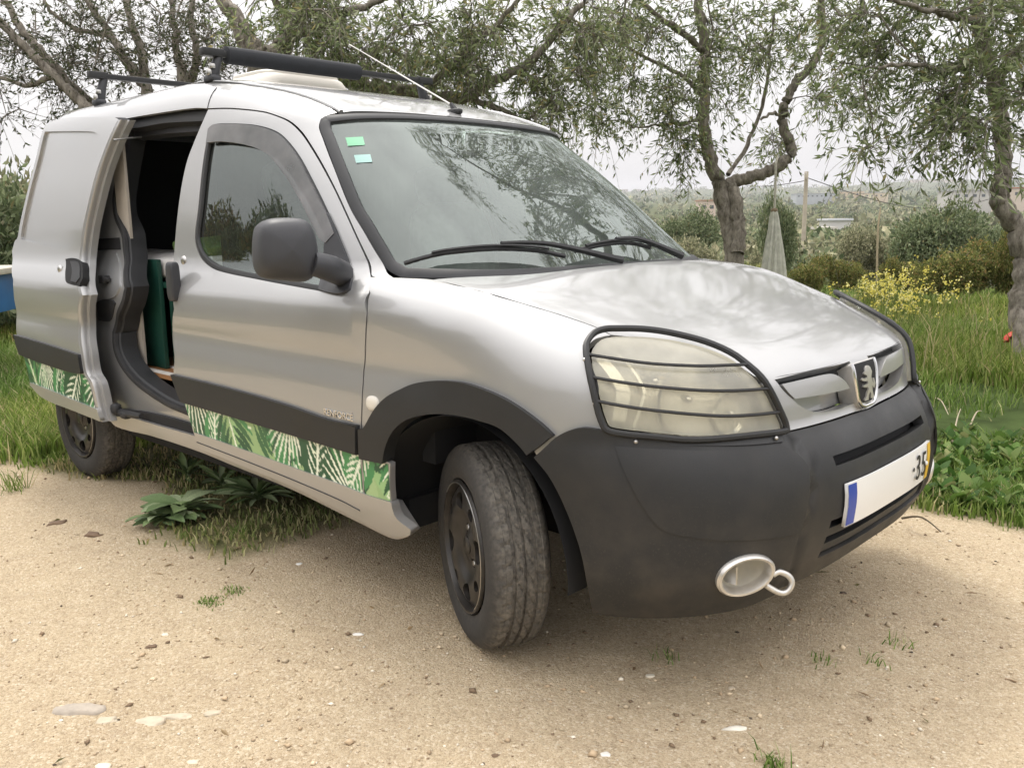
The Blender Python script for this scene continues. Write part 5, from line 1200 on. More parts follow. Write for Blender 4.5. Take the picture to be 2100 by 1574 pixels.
# ---- headlights with wire guards
guard_uv = spline([WRAP.px(*p) for p in GUARD], step=.012, corner=45)
lens_uv = inset(guard_uv, .010)
def build_headlight(mirror):
    mm = [1, -1, 1] if mirror else [1, 1, 1]
    lens = panel('headlight', WRAP, lens_uv, M['lens'], VAN, raw=True, off=.010, depth=.03, mirror=mirror, res=.03)
    panel('lamp_housing', WRAP, guard_uv, M['lamp_body'], lens, raw=True, off=-.075, depth=.0, mirror=mirror, res=.03)
    # bowls behind the lens
    for (px, py, r, dp) in [(1432, 815, .085, .05), (1350, 745, .045, .03), (1530, 850, .05, .04)]:
        u, v = WRAP.px(px, py); c = WRAP.P(np.array([u]), np.array([v]))[0]; n = chart_normals(WRAP, np.array([u]), np.array([v]))[0]
        ax = np.array([.93, -.33, 0.0]); ax /= np.linalg.norm(ax); cen = c - n * .062
        prof = [(r * k, -dp * (1 - k * k)) for k in np.linspace(.05, 1, 8)] + [(r * 1.06, .004), (r * 1.10, -.004)]
        b = MB(); b.lathe(prof, 28, 'x', (0, 0, 0)); ang = math.atan2(ax[1], ax[0])
        V = np.array(b.v) @ rotz(ang).T + cen; b.v = [tuple(p) for p in V * mm]
        b.build('reflector', M['reflector'], lens)
        bb = MB(); bb.add(*sbox(cen - ax * dp * .4, (.05, .02, .02), 2.2, 8)); bb.v = [tuple(np.array(p) * mm) for p in bb.v]; bb.build('bulb', M['chrome'], lens)
    # vertical indicator box at the outer end
    b = MB()
    for (x1, y1, x2, y2) in [(1222, 715, 1262, 868), (1268, 700, 1285, 880)]:
        q = panel('indicator_panel', WRAP, uvs(WRAP, [(x1, y1), (x2 - 20, y1 - 8), (x2 + 18, y2), (x1 + 28, y2 - 4)]), M['reflector'], lens, off=-.035, depth=.02, mirror=mirror)
    g = curve3(WRAP, guard_uv, .020, inuv=True, closed=True, step=.02, corner=60) * mm
    g = np.concatenate([g, g[:1]])
    MB().tube(g, .0085, 8, caps=False).build('guard_frame', M['plastic'], lens)
    for bar in ([(1207, 737), (1270, 748), (1333, 757), (1432, 763), (1480, 762), (1529, 760)], [(1219, 779), (1270, 788), (1333, 797), (1454, 804), (1510, 803), (1565, 799)], [(1229, 822), (1280, 832), (1333, 840), (1465, 852), (1530, 850), (1590, 843)]):
        MB().tube(curve3(WRAP, bar, .022, step=.03, corner=70) * mm, .0042, 6).build('guard_bar', M['plastic'], lens)
    # flat fixing straps with screws
    panel('guard_strap', WRAP, uvs(WRAP, [(1262, 890), (1346, 901), (1434, 905), (1523, 904), (1597, 895), (1597, 911), (1523, 918), (1434, 919), (1346, 915), (1262, 906)]), M['plastic'], lens, off=.017, depth=.004, mirror=mirror)
    panel('guard_strap', WRAP, uvs(WRAP, [(1198, 742), (1206, 742), (1228, 830), (1220, 830)]), M['plastic'], lens, off=.012, depth=.006, mirror=mirror)
    for (px, py) in [(1304, 904), (1582, 907), (1201, 746), (1223, 826)]:
        u, v = WRAP.px(px, py); c = WRAP.P(np.array([u]), np.array([v]))[0]; n = chart_normals(WRAP, np.array([u]), np.array([v]))[0]
        b = MB(); b.add(*sbox((c + n * .021) * mm, (.011, .011, .011), 2, 6)); b.build('screw', M['metal'], lens)
    return lens
headR = build_headlight(False); headL = build_headlight(True)

# ---- front bumper
CR = [(1603, 895), (1632, 922), (1656, 949), (1660, 984), (1653, 1037), (1638, 1087), (1620, 1149), (1611, 1170), (1600, 1200)]
cr_uv = np.array(sorted([WRAP.px(*p)[::-1] for p in CR])); crease = pchip(cr_uv[:, 0] + np.arange(len(cr_uv)) * 1e-6, cr_uv[:, 1])
class BumperChart(Wrap):
    def P(s, u, v):
        p = Wrap.P(s, u, v); u = np.asarray(u, float); v = np.asarray(v, float)
        sc = crease(v); k = sstep((np.abs(u) - sc) / .022 + .5)
        lip = .010 * sstep((v - .655) / .04)
        groove = .010 * np.exp(-((np.abs(u) - sc + .006) / .010) ** 2)
        o = .006 + .012 * k - groove - lip * (1 - k) * .3
        x, t = p[..., 0], p[..., 1]; r = np.sqrt((x + .15) ** 2 + t ** 2)
        return np.stack([x + (x + .15) / r * o, t + t / r * o, p[..., 2]], -1)
BUMP = BumperChart()
bt = [(1749, 848), (1687, 868), (1610, 887), (1594, 894), (1523, 904), (1434, 905.5), (1346, 901), (1272, 892), (1239, 880), (1198, 873), (1169, 879), (1142, 893), (1098, 934), (1124, 966), (1145, 1002), (1166, 1049), (1180, 1087), (1192, 1126), (1201, 1170), (1210, 1220), (1216, 1250), (1257, 1257), (1346, 1261), (1405, 1258), (1464, 1251), (1523, 1238), (1597, 1205)]
bh = [WRAP.px(*p) for p in bt]
bz = bh[-1][1]
bh = [(0.0, bh[0][1] - .002)] + bh + [(.30, bz + .012), (.15, bz + .018), (0.0, bz + .02)]
bfull = bh + [(-a, b) for a, b in bh[::-1] if a > 1e-6]
lo_u = [WRAP.px(1701, 1066), WRAP.px(1673, 1142)]
mk = lambda q: q + [(-a, b) for a, b in q[::-1]]
lower_open = mk([(lo_u[0][0] - .01, lo_u[0][1]), (lo_u[1][0], lo_u[1][1])])
lower_open = [(lo_u[0][0], lo_u[0][1]), (lo_u[1][0], lo_u[1][1]), (-lo_u[1][0], lo_u[1][1]), (-lo_u[0][0], lo_u[0][1])]
sl = [(.30, .612), (.30, .588), (-.30, .588), (-.30, .612)]
fogc = WRAP.px(1522, 1173)
fog_ring = [(fogc[0] + .062 * math.cos(a), fogc[1] + .050 * math.sin(a)) for a in np.linspace(0, 2 * math.pi, 24, endpoint=False)]
fog_m = [(-a, b) for a, b in fog_ring]
bumper = panel('front_bumper', BUMP, bfull, M['bumper'], VAN, holes=[lower_open, sl, fog_ring, fog_m], res=.028, depth=.03, corner=42)
panel('intake_back', WRAP, [(.42, .62), (.42, .30), (-.42, .30), (-.42, .62)], M['dark'], bumper, off=-.035, depth=0)
zt, zb = lo_u[0][1], lo_u[1][1]
for k in (.38, .80):
    zc = zt + (zb - zt) * k; wd = lo_u[0][0] + (lo_u[1][0] - lo_u[0][0]) * k + .01
    panel('intake_slat', WRAP, [(wd, zc + .012), (wd, zc - .010), (-wd, zc - .010), (-wd, zc + .012)], M['plastic'], bumper, off=-.002, depth=.03)
PAD = [(1260, 910), (1272, 945), (1287, 978), (1313, 1028), (1352, 1077), (1399, 1093), (1493, 1102), (1582, 1096), (1630, 1087), (1643, 1037), (1649, 984), (1645, 952), (1624, 927), (1597, 913), (1523, 920), (1434, 921), (1346, 917)]
for mr in (False, True):
    panel('bumper_pad', BUMP, uvs(WRAP, PAD), M['bumper'], bumper, off=.0035, depth=.006, mirror=mr, res=.035)
    mm = np.array([1, -1, 1]) if mr else np.array([1, 1, 1])
    # fog lamp surround: silver oval ring with a dished cover
    rg = np.array([(fogc[0] + .064 * math.cos(a), fogc[1] + .052 * math.sin(a)) for a in np.linspace(0, 2 * math.pi, 40, endpoint=False)])
    P = BUMP.P(rg[:, 0], rg[:, 1]); n = chart_normals(BUMP, rg[:, 0], rg[:, 1]); c = P.mean(0); nb = n.mean(0); nb /= np.linalg.norm(nb)
    k = 40
    rows = [c + (P - c) * 1.05 - nb * .004, c + (P - c) * 1.06 + nb * .008, c + (P - c) * .99 + nb * .014, c + (P - c) * .90 + nb * .013, c + (P - c) * .84 + nb * .004, c + (P - c) * .80 - nb * .012]
    band = lambda rr_: [(r * k + i, r * k + (i + 1) % k, (r + 1) * k + (i + 1) % k, (r + 1) * k + i) for r in range(len(rr_) - 1) for i in range(k)]
    fr = MB().add(np.concatenate(rows) * mm, band(rows)).build('fog_lamp_surround', M['satin'], bumper)
    tilt = np.array([-.35, -.94, 0.0]); tilt /= np.linalg.norm(tilt)     # the bowl looks forward, deeper on its outer side
    bowl = [c + (P - c) * s_ - nb * (.012 + h_) for s_, h_ in ((.80, 0), (.78, .018), (.68, .045), (.45, .066), (.2, .074), (.01, .075))]
    MB().add(np.concatenate(bowl) * mm, band(bowl)).build('fog_lamp_bowl', M['lamp_body'], bumper)
    tq = np.cross(nb, [0, 0, 1.0]); tq /= np.linalg.norm(tq)
    if tq[1] > 0: tq = -tq                                              # towards the outer side
    pl = [c + tq * .030 - nb * .020 + (tq * a_ * .4 - nb * a_ * .9) * .028 + np.array([0, 0, 1.0]) * b_ * .030 for a_, b_ in ((-.9, -.75), (.2, -1), (1, -.6), (1, .6), (.2, 1), (-.9, .75))]
    MB().add(np.array(pl + [p_ + tq * .004 for p_ in pl]) * mm, [(0, 1, 2, 3, 4, 5), (11, 10, 9, 8, 7, 6)] + [(i, (i + 1) % 6, 6 + (i + 1) % 6, 6 + i) for i in range(6)]).build('fog_lamp_blank', M['metal'], bumper)
# towing eye
te = [at(u, v, 1.92) for u, v in [(1571, 1199), (1580, 1205), (1595, 1213), (1609, 1215), (1620, 1206), (1624, 1192), (1617, 1180), (1606, 1174), (1596, 1172), (1585, 1178)]]
u0, v0 = WRAP.px(1580, 1195); base = BUMP.P(np.array([u0]), np.array([v0]))[0]
dv = np.mean(te, 0); te = [np.array(p) for p in te]
dsc = np.linalg.norm(base - CAM) / np.linalg.norm(te[0] - CAM) * .985
te = [CAM + (p - CAM) * dsc for p in te]
te = spline(np.array(te), closed=False, step=.006, corner=80)
MB().tube(te, .0075, 10).build('towing_eye', M['satin'], bumper)

# ---- grille panel between the lamps
GP = [(1766, 733), (1700, 751), (1650, 762.5), (1600, 772), (1566, 778.5), (1562, 786), (1577, 810), (1592, 842), (1603, 868), (1609, 884), (1687, 865), (1749, 845)]
gp = [WRAP.px(*p) for p in GP]
gtop = gp[0][1]
gp = [(0.0, gtop + .004)] + gp[1:] + [(0.0, gp[-1][1] - .004)]
gfull = gp + [(-a, b) for a, b in gp[::-1] if a > 1e-6]
op = [WRAP.px(*p) for p in [(1588, 778), (1606, 800), (1625, 818), (1643, 833), (1673, 845), (1715, 840), (1748, 828)]]
opz = op[-1][1]
op = op + [(.060, opz - .002)]
op_top = [(.060, gtop + .000)] + [WRAP.px(*p) for p in [(1730, 744.5), (1690, 754), (1640, 765)]]
hole = op + op_top
grille = panel('grille_panel', WRAP, gfull, M['paint'], VAN, holes=[hole, [(-a, b) for a, b in hole]], res=.02, step=.012, depth=.035)
for mr in (False, True):
    sgn = -1 if mr else 1
    H2 = np.array(hole); H2[:, 0] *= 1.0
    panel('grille_recess', WRAP, hole, M['paint'], grille, off=-.045, depth=0, mirror=mr, res=.02)
    up = [WRAP.px(*p) for p in [(1590, 780), (1610, 796), (1640, 788), (1690, 778), (1735, 770)]]
    panel('grille_slot', WRAP, up + [(.060, up[-1][1]), (.060, gtop)] + op_top[1:], M['dark'], grille, off=-.030, depth=0, mirror=mr, res=.02)
    bl = [WRAP.px(*p) for p in [(1601, 788), (1650, 777), (1698, 767), (1714, 770), (1732, 783), (1740, 796), (1700, 806), (1660, 813), (1628, 817.5), (1614, 804)]]
    panel('grille_blade', WRAP, bl, M['paint'], grille, off=.004, depth=.05, mirror=mr, res=.02, step=.01)
# badge: dark shield with bright rims and a rampant animal emblem
bz0, bz1 = gp[-1][1] + .004, gtop - .008
def shield(k, dz=0.0):
    zt_, zb_ = bz1 - dz * .2, bz0 + dz; c_ = .010
    q = [(.082 * k, zt_), (.080 * k, zt_ - .30 * (zt_ - zb_)), (.073 * k, zt_ - .62 * (zt_ - zb_)), (.060 * k, zb_ + .12 * (zt_ - zb_)), (.035 * k, zb_ + .01 * (zt_ - zb_)), (0, zb_)]
    return [(a + c_, b) for a, b in q + [(-a, b) for a, b in q[::-1] if a > 1e-6]]
badge = panel('badge', WRAP, shield(1.0), M['satin'], VAN, off=.010, depth=.05, step=.01, res=.02)
panel('badge_face', WRAP, shield(.78, .016), M['dark'], badge, off=.0125, depth=.003, step=.01, res=.02)
rim = curve3(WRAP, shield(.90, .007), .011, inuv=True, closed=False, step=.01, corner=70)
MB().tube(rim, .0055, 8).build('badge_rim', M['chrome'], badge)
LION = [(-.2, .98), (.0, 1.0), (.18, .94), (.2, .86), (.36, .84), (.42, .78), (.28, .77), (.14, .74), (.10, .68), (.40, .66), (.60, .70), (.72, .66), (.62, .61), (.36, .58), (.10, .57), (.06, .50), (.30, .47), (.52, .49), (.62, .44), (.40, .40), (.12, .40), (.05, .32), (.22, .24), (.30, .12), (.48, .06), (.44, .0), (.10, .0), (.06, .12), (-.10, .24), (-.22, .16), (-.14, .04), (-.34, .0), (-.50, .06), (-.40, .22), (-.36, .40), (-.58, .30), (-.72, .42), (-.62, .60), (-.50, .58), (-.58, .44), (-.42, .50), (-.34, .66), (-.46, .80), (-.36, .92)]
zc0, zc1 = bz0 + .022, bz1 - .012
lion = [(a * .062 + .010, zc0 + b * (zc1 - zc0)) for a, b in LION]
panel('badge_emblem', WRAP, np.array(lion), M['satin'], badge, raw=True, off=.017, depth=.005, res=.01)

# ---- number plate, its covered characters left out
NPZ = (.428, .540)
plate = panel('number_plate', BUMP, [(-.285, NPZ[1]), (.285, NPZ[1]), (.285, NPZ[0]), (-.285, NPZ[0])], M['plate_white'], VAN, off=.012, depth=.008, step=.03)
panel('plate_band', BUMP, [(-.283, NPZ[1] - .003), (-.250, NPZ[1] - .003), (-.250, NPZ[0] + .003), (-.283, NPZ[0] + .003)], M['plate_yellow'], plate, off=.0135, depth=0, step=.03)
panel('plate_band', BUMP, [(.283, NPZ[1] - .003), (.245, NPZ[1] - .003), (.245, NPZ[0] + .003), (.283, NPZ[0] + .003)], M['plate_blue'], plate, off=.0135, depth=0, step=.03)
def plate_text(txt, s, size, xs=1.0):
    e = 1e-3; p = BUMP.P(np.array([s]), np.array([.484]))[0]; q = BUMP.P(np.array([s - e]), np.array([.484]))[0]
    ex = Vector(q - p).normalized(); ez = Vector((0, 0, 1)); nz = ex.cross(ez).normalized()
    mw = Matrix((ex, ez, nz)).transposed().to_4x4(); mw.translation = Vector(p) + nz * .0145
    text_mesh(txt, size, .0006, M['ink'], 'plate_character', plate, mw, xs=xs)
for ch, s in (('3', -.165), ('5', -.215), ('·', -.128)): plate_text(ch, s, .105, .85)
b = MB(); c = BUMP.P(np.array([-.238]), np.array([.484]))[0]; b.add(*sbox(c + np.array([.016, 0, 0]), (.008, .013, .013), 2, 8)); b.build('plate_screw', M['plate_white'], plate)

# ---- windscreen
WSE = [(825, 570), (800, 557), (775, 521), (748, 475), (721, 429), (690, 353), (664, 285), (657, 262), (660, 246), (672, 238)]
we = [SCREEN.px(*p) for p in WSE]
ztop = we[-1][1]
we = [(0.0, we[0][1] + .000), (-.3, we[0][1] + .001)] + [(-abs(a), b) for a, b in we] + [(-.40, ztop + .012), (-.2, ztop + .018), (0.0, ztop + .020)]
wfull = spline(we + [(-a, b) for a, b in we[::-1] if abs(a) > 1e-6], step=.02, corner=40)
wglass = panel('windscreen', SCREEN, inset(wfull, .012), M['glass'], VAN, raw=True, off=-.004, depth=0, res=.04)
strip('windscreen_seal', SCREEN, wfull, .036, M['trim'], wglass, off=.001, thick=.004, inuv=True)
for (x0, y0, x1, y1), col in (((708, 281, 748, 298), (.16, .46, .26)), ((725, 317, 763, 333), (.30, .50, .46))):
    m = simple('sticker_print', col, .5)
    panel('sticker', SCREEN, uvs(SCREEN, [(x0, y0), (x1 - 4, y0 - 2), (x1, y1 - 2), (x0 + 5, y1)]), m, wglass, off=-.0025, depth=0)
# cowl under the screen
cw = [(a, b) for a, b in we[:4]]
panel('cowl', HOOD, [(xb(t) - .115, -t) for t in (0, .2, .4, .55, .62)] + [(xb(t) + .01, -t) for t in (.62, .5, .35, .2, 0)] + [(xb(t) + .01, t) for t in (.2, .35, .5, .62)] + [(xb(t) - .115, t) for t in (.62, .55, .4, .2)], M['trim'], VAN, off=-.012, depth=.01)
# wipers
def wiper(blade, arm, h):
    bl = curve3(SCREEN, blade, .028, step=.03, corner=70); ar = curve3(SCREEN, arm, .045, step=.03, corner=70)
    w_ = MB(); w_.tube(bl, .0075, 6); o = w_.build('wiper', M['rubber'], VAN)
    fr = curve3(SCREEN, blade, .042, step=.03, corner=70); k = len(fr)
    MB().tube(fr[2:-2], .0045, 5).build('blade_frame', M['plastic'], o)
    MB().tube(ar, np.linspace(.006, .013, len(ar)), 6).build('wiper_arm', M['plastic'], o)
wiper([(838, 549), (870, 540), (914, 531), (1007, 525), (1096, 529), (1150, 540)], [(1020, 522), (1070, 521), (1114, 524), (1180, 537), (1230, 549), (1262, 556)], 0)
wiper([(1171, 529), (1215, 518), (1255, 512), (1293, 513), (1325, 521)], [(1250, 511), (1290, 510), (1330, 522), (1365, 537), (1386, 546)], 0)

# ---- roof, gutters, pillars
DITCH = [(700, 231), (675, 217), (650, 206), (600, 190), (550, 180), (510, 174)]
dt = [ROOF.px(*p) for p in DITCH]; dt = [(a, -abs(b)) for a, b in dt]
tD = abs(dt[-1][1])
front_roof = [SCREEN.P(np.array([a]), np.array([b]))[0] for a, b in [(0.0, ztop + .026), (-.2, ztop + .024), (-.40, ztop + .018)]]
rf = [(p[0] - .012, p[1]) for p in front_roof] + dt + [(-2.0, -tD), (-2.5, -tD + .002), (-3.0, -tD + .02), (-3.26, -tD + .06), (-3.30, -.35), (-3.31, 0)]
rfull = rf + [(a, -b) for a, b in rf[::-1] if abs(b) > 1e-6]
roof = panel('roof', ROOF, rfull, M['paint'], VAN, res=.05, depth=.015, corner=50)
for sg in (1, -1):
    pts = np.array([(a, b) for a, b in dt] + [(-1.75, -tD)])
    c3 = curve3(ROOF, pts, .002, inuv=True, step=.03) * [1, sg, 1]
    MB().tube(c3, np.linspace(.009, .003, len(c3)), 8).build('roof_gutter', M['paint'], roof)
def cabxz(px, py): p = march(px, py, f_cab); return p[0], p[2]
sideA = [SIDE.px(*p) for p in [(425, 222), (460, 221), (487, 222), (540, 228), (567, 236), (595, 248), (618, 268), (636, 293), (663, 338), (690, 390), (716, 446), (743, 505), (762, 552), (764, 566)]]
sideB = [cabxz(*p) for p in [(824, 570), (799, 557), (773, 521), (746, 475), (719, 429), (688, 353), (662, 285), (654, 262), (658, 244), (672, 236), (690, 231)]]
dxz = [(a, float(top_z(f_cab, a, b, 1.02, 1.82))) for a, b in dt]
zr = dxz[-1][1]
side_out = sideA + sideB + dxz[1:] + [(xx_, float(top_z(f_cab, xx_, tt_, 1.02, 1.82))) for xx_, tt_ in ((-1.85, tD), (-2.0, tD), (-2.5, tD), (-2.8, tD))] + [(-3.0, float(top_z(f_cab, -3.0, tD, 1.02, 1.82)) - .004), (-3.22, float(top_z(f_cab, -3.0, tD, 1.02, 1.82)) - .03), (-3.25, 1.66), (-3.0, 1.655), (-2.3, 1.655), (-1.9, 1.652), (-1.6, 1.645)]
for mr in (False, True):
    panel('roof_side', SIDE, side_out, M['paint'], VAN, res=.022, step=.012, mirror=mr, depth=.012, corner=45)
# seam in the roof side
s3 = curve3(SIDE, [(426, 222), (430, 205), (437, 190), (445, 180)], .0005, step=.02)
MB().tube(s3, .0016, 5).build('roof_seam', M['trim'], roof)

# ---- flanks behind the doors, tail
def flank(mirror):
    xf = -1.53 if mirror else -2.42
    arch = [(-2.693 + .365 * math.cos(a), .295 + .365 * math.sin(a)) for a in np.linspace(.35, math.pi - .35, 12)]
    q = [(xf, 1.652), (-3.22, 1.652), (-3.27, 1.2), (-3.29, .9), (-3.27, .40)] + arch[::-1] + [(-2.27, .33), (xf, .33)]
    if not mirror: q = [(xf, 1.652), (-3.22, 1.652), (-3.27, 1.2), (-3.29, .9), (-3.27, .42)] + arch[::-1][:-2] + [(xf, .60)]
    return panel('rear_flank', SIDE, q, M['paint'], VAN, res=.05, mirror=mirror, depth=.02)
flank(False); flank(True)
V = []; zz = np.linspace(.35, 1.72, 12)
for z in zz:
    t = float(T_side(-3.27, z))
    V += [(-3.29 - .02 * math.cos((y / t) * 1.5), y, z) for y in np.linspace(-t, t, 9)]
F = [(i * 9 + k, i * 9 + k + 1, (i + 1) * 9 + k + 1, (i + 1) * 9 + k) for i in range(11) for k in range(8)]
MB().add(V, F).build('tailgate', M['paint'], VAN)

# ---- sill and its silver trim
panel('sill', Side(-.022), uvs(Side(-.022), [(226, 852), (270, 857), (330, 874), (400, 894), (500, 930), (600, 966), (747, 1020), (800, 1036), (838, 1100), (806, 1104), (740, 1073), (600, 1004), (480, 955), (404, 924), (309, 893), (261, 882), (236, 873), (226, 863)]), M['paint'], VAN, depth=.05)
SK = Side(.006)
panel('sill_trim', SK, uvs(SK, [(397, 886), (500, 922), (600, 958), (700, 994), (747, 1013), (802, 1030), (806, 1048), (814, 1064), (842, 1086), (841, 1097), (806, 1100), (770, 1084), (740, 1068), (600, 998), (500, 957), (409, 919)]), M['paint'], VAN, depth=.03, res=.02)
MB().tube(curve3(SK, [(404, 906), (500, 943), (600, 983), (700, 1026), (738, 1046)], .0005, step=.03), .0022, 5).build('sill_crease_shade', M['trim'], VAN.children[-1])  # dark tube painting in the shade of the pressed groove
# ---- sliding door, slid back and standing proud of the flank
SD = Side(.085, -.66)
SDO = [(242, 246), (233, 240), (185, 240), (137, 241), (114, 246), (96, 253), (88, 267), (75, 319), (55, 397), (41, 458), (36, 487), (30, 495), (24.5, 515), (24, 547), (27, 573), (28, 600), (34, 653), (35, 690), (43, 722), (51, 737), (61, 784), (61, 790), (88, 816), (150, 842), (205, 864), (197, 838), (184, 784), (173, 765), (166, 726), (161, 667), (160, 629), (164, 605), (160, 589), (160, 560), (162, 531), (169, 474), (181, 417), (199, 349), (217, 300), (235, 260)]
SDW = [(92, 270), (140, 269), (188, 270), (199, 274), (203, 284), (197, 325), (186, 385), (170, 448), (152, 497), (140, 508), (120, 507), (80, 500), (42, 490), (46, 462), (60, 397), (80, 319)]
sdo = uvs(SD, SDO); sdw = uvs(SD, SDW)
sdoor = panel('sliding_door', SD, sdo, M['paint'], VAN, holes=[spline(sdw, step=.02)], res=.03, depth=.012, corner=45)
sdoor['label'] = 'sliding side door pushed back half open'
panel('pressed_panel', SD, sdw, M['paint'], sdoor, off=-.011, depth=0, res=.04)
inner = Side(.035, -.66)
panel('inner_panel', inner, uvs(SD, SDO), M['trim'], sdoor, depth=0, res=.06, corner=45)
# returned front edge of the door: bright lip then a grey inner return
fe = [(205, 864), (197, 838), (184, 784), (173, 765), (166, 726), (161, 667), (160, 629), (164, 605), (160, 589), (160, 560), (162, 531), (169, 474), (181, 417), (199, 349), (217, 300), (235, 260), (242, 246)]
fu = spline(np.array(uvs(SD, fe)), closed=False, step=.02, corner=60)
def ribbon(name, rows, mat, parent):
    k = len(rows[0]); V = np.concatenate(rows); F = [(r * k + i, r * k + i + 1, (r + 1) * k + i + 1, (r + 1) * k + i) for r in range(len(rows) - 1) for i in range(k - 1)]
    return MB().add(V, F).build(name, mat, parent)
p0 = SD.P(fu[:, 0], fu[:, 1])
ribbon('door_edge', [p0 + [.000, .001, 0], p0 + [.016, .004, 0], p0 + [.020, .012, 0], p0 + [.018, .030, 0], p0 + [.034, .034, 0], p0 + [.036, .060, 0]], M['paint'], sdoor)
panel('side_moulding', SD, uvs(SD, [(33, 686), (70, 697), (110, 709), (150, 722), (166, 727), (172, 765), (150, 762), (110, 750), (75, 738), (45, 726)]), M['plastic'], sdoor, off=.014, depth=.016)
panel('leaf_graphic', SD, uvs(SD, [(50, 731), (75, 740), (110, 752), (150, 764), (172, 768), (183, 786), (196, 836), (150, 819), (100, 799), (62, 783)]), M['graphic'], sdoor, off=.0012, depth=0, res=.005, step=.01, colorfn=print_col())
panel('sill_trim', Side(.093, -.66), uvs(Side(.093, -.66), [(61, 784), (110, 803), (150, 820), (198, 839), (206, 863), (150, 842), (110, 826), (88, 816), (70, 800)]), M['paint'], sdoor, depth=.02, res=.03)
c = SD.P(*[np.array([q]) for q in SD.px(123, 552)])[0]
MB().lathe([(0, -.007), (.012, -.007), (.017, -.003), (.019, .002)], 20, 'y', c).build('door_lock', M['metal'], sdoor)
panel('handle_recess', SD, uvs(SD, [(135, 531), (150, 529), (163, 533), (170, 545), (171, 570), (163, 587), (142, 582), (135, 575)]), M['dark'], sdoor, off=.002, depth=.03)
panel('handle_grip', SD, uvs(SD, [(146, 536), (160, 537), (166, 548), (166, 570), (158, 580), (147, 577), (150, 560)]), M['trim'], sdoor, off=.006, depth=.02)

# ---- door aperture: jamb, seal, lining
JB = Side(-.05)
SEAL = [(258, 262), (252, 290), (244, 333), (237, 375), (233, 413), (237, 447), (251, 482), (255, 515), (256, 555), (258, 590), (252, 615), (241, 645), (233, 680), (236, 720), (250, 752), (275, 783), (307, 809), (347, 834), (385, 850), (420, 866)]
su = np.array(uvs(JB, SEAL))
jamb = panel('door_jamb', JB, list(map(tuple, su)) + [(-1.35, .42), (-1.35, .385), (-2.0, .385), (-2.45, .40), (-2.75, .46), (-2.75, 1.63), (-2.3, 1.64), (su[0][0] + .02, 1.645)], M['paint'], VAN, res=.03, depth=.02)
ss = spline(su, closed=False, step=.015)
P = JB.P(ss[:, 0], ss[:, 1])
t3 = np.gradient(P, axis=0); t3 /= np.linalg.norm(t3, axis=1)[:, None]; bb = np.cross(t3, [0, -1.0, 0])
if bb[len(bb) // 2][0] < 0: bb = -bb
ribbon('aperture_seal', [P + [0, .004, 0] - bb * .004, P + [0, -.006, 0], P + [0, -.009, 0] + bb * .012, P + [0, -.005, 0] + bb * .022, P + [0, .01, 0] + bb * .024], M['rubber'], jamb)
ribbon('aperture_lining', [P + [0, .012, 0] + bb * .020, P + [0, .02, 0] + bb * .030, P + [0, .05, 0] + bb * .030, P + [0, .09, 0] + bb * .028], M['trim'], jamb)
# pressed shapes on the jamb: lamp-post relief, latch, vent plug
panel('jamb_relief', JB, uvs(JB, [(200, 520), (215, 517), (240, 519), (247, 555), (248, 590), (238, 608), (212, 612), (198, 600)]), M['paint'], jamb, off=.006, depth=.012)
panel('jamb_gap', JB, uvs(JB, [(194, 490), (246, 487), (249, 512), (194, 513)]), M['dark'], jamb, off=.002, depth=.0)
panel('vent_plug', JB, uvs(JB, [(200, 620), (214, 614), (233, 615), (238, 622), (231, 652), (224, 659), (206, 657)]), M['trim'], jamb, off=.008, depth=.008)
b = MB(); c = JB.P(*[np.array([q]) for q in JB.px(222, 572)])[0]; b.box(c + [0, -.018, 0], (.055, .03, .035)); b.box(c + [.035, -.02, 0], (.04, .02, .016)); b.build('door_striker', M['rubber'], jamb, bevel=.004)
hdr = Side(-.03)
panel('header_rail', hdr, uvs(hdr, [(244, 240), (330, 233), (430, 226), (420, 248), (340, 252), (258, 262)]), M['trim'], VAN, depth=.06)
panel('header_lining', Side(-.08), uvs(Side(-.08), [(244, 262), (330, 252), (430, 245), (425, 268), (330, 275), (250, 285)]), M['plastic_gray'], VAN, depth=.05)
b = MB(); b.tube([ony(232, 287, -.80), ony(290, 281, -.66)], .004, 6); b.build('check_rod', M['metal'], VAN)
# lower door rail
rl = Side(-.035)
panel('door_rail', rl, uvs(rl, [(215, 838), (300, 846), (400, 873), (420, 886), (420, 900), (330, 880), (225, 858)]), M['dark'], VAN, depth=.05)
b = MB(); q = [ony(u, v, -.87) for u, v in [(208, 845), (235, 842), (262, 848), (290, 853)]]; b.tube(q, [.022, .018, .016, .012], 8)
b.add(*sbox(ony(238, 838, -.88), (.05, .04, .05), 3, 8)); b.add(*sbox(ony(258, 850, -.87), (.06, .04, .035), 3, 8)); b.build('roller_carriage', M['rubber'], VAN)

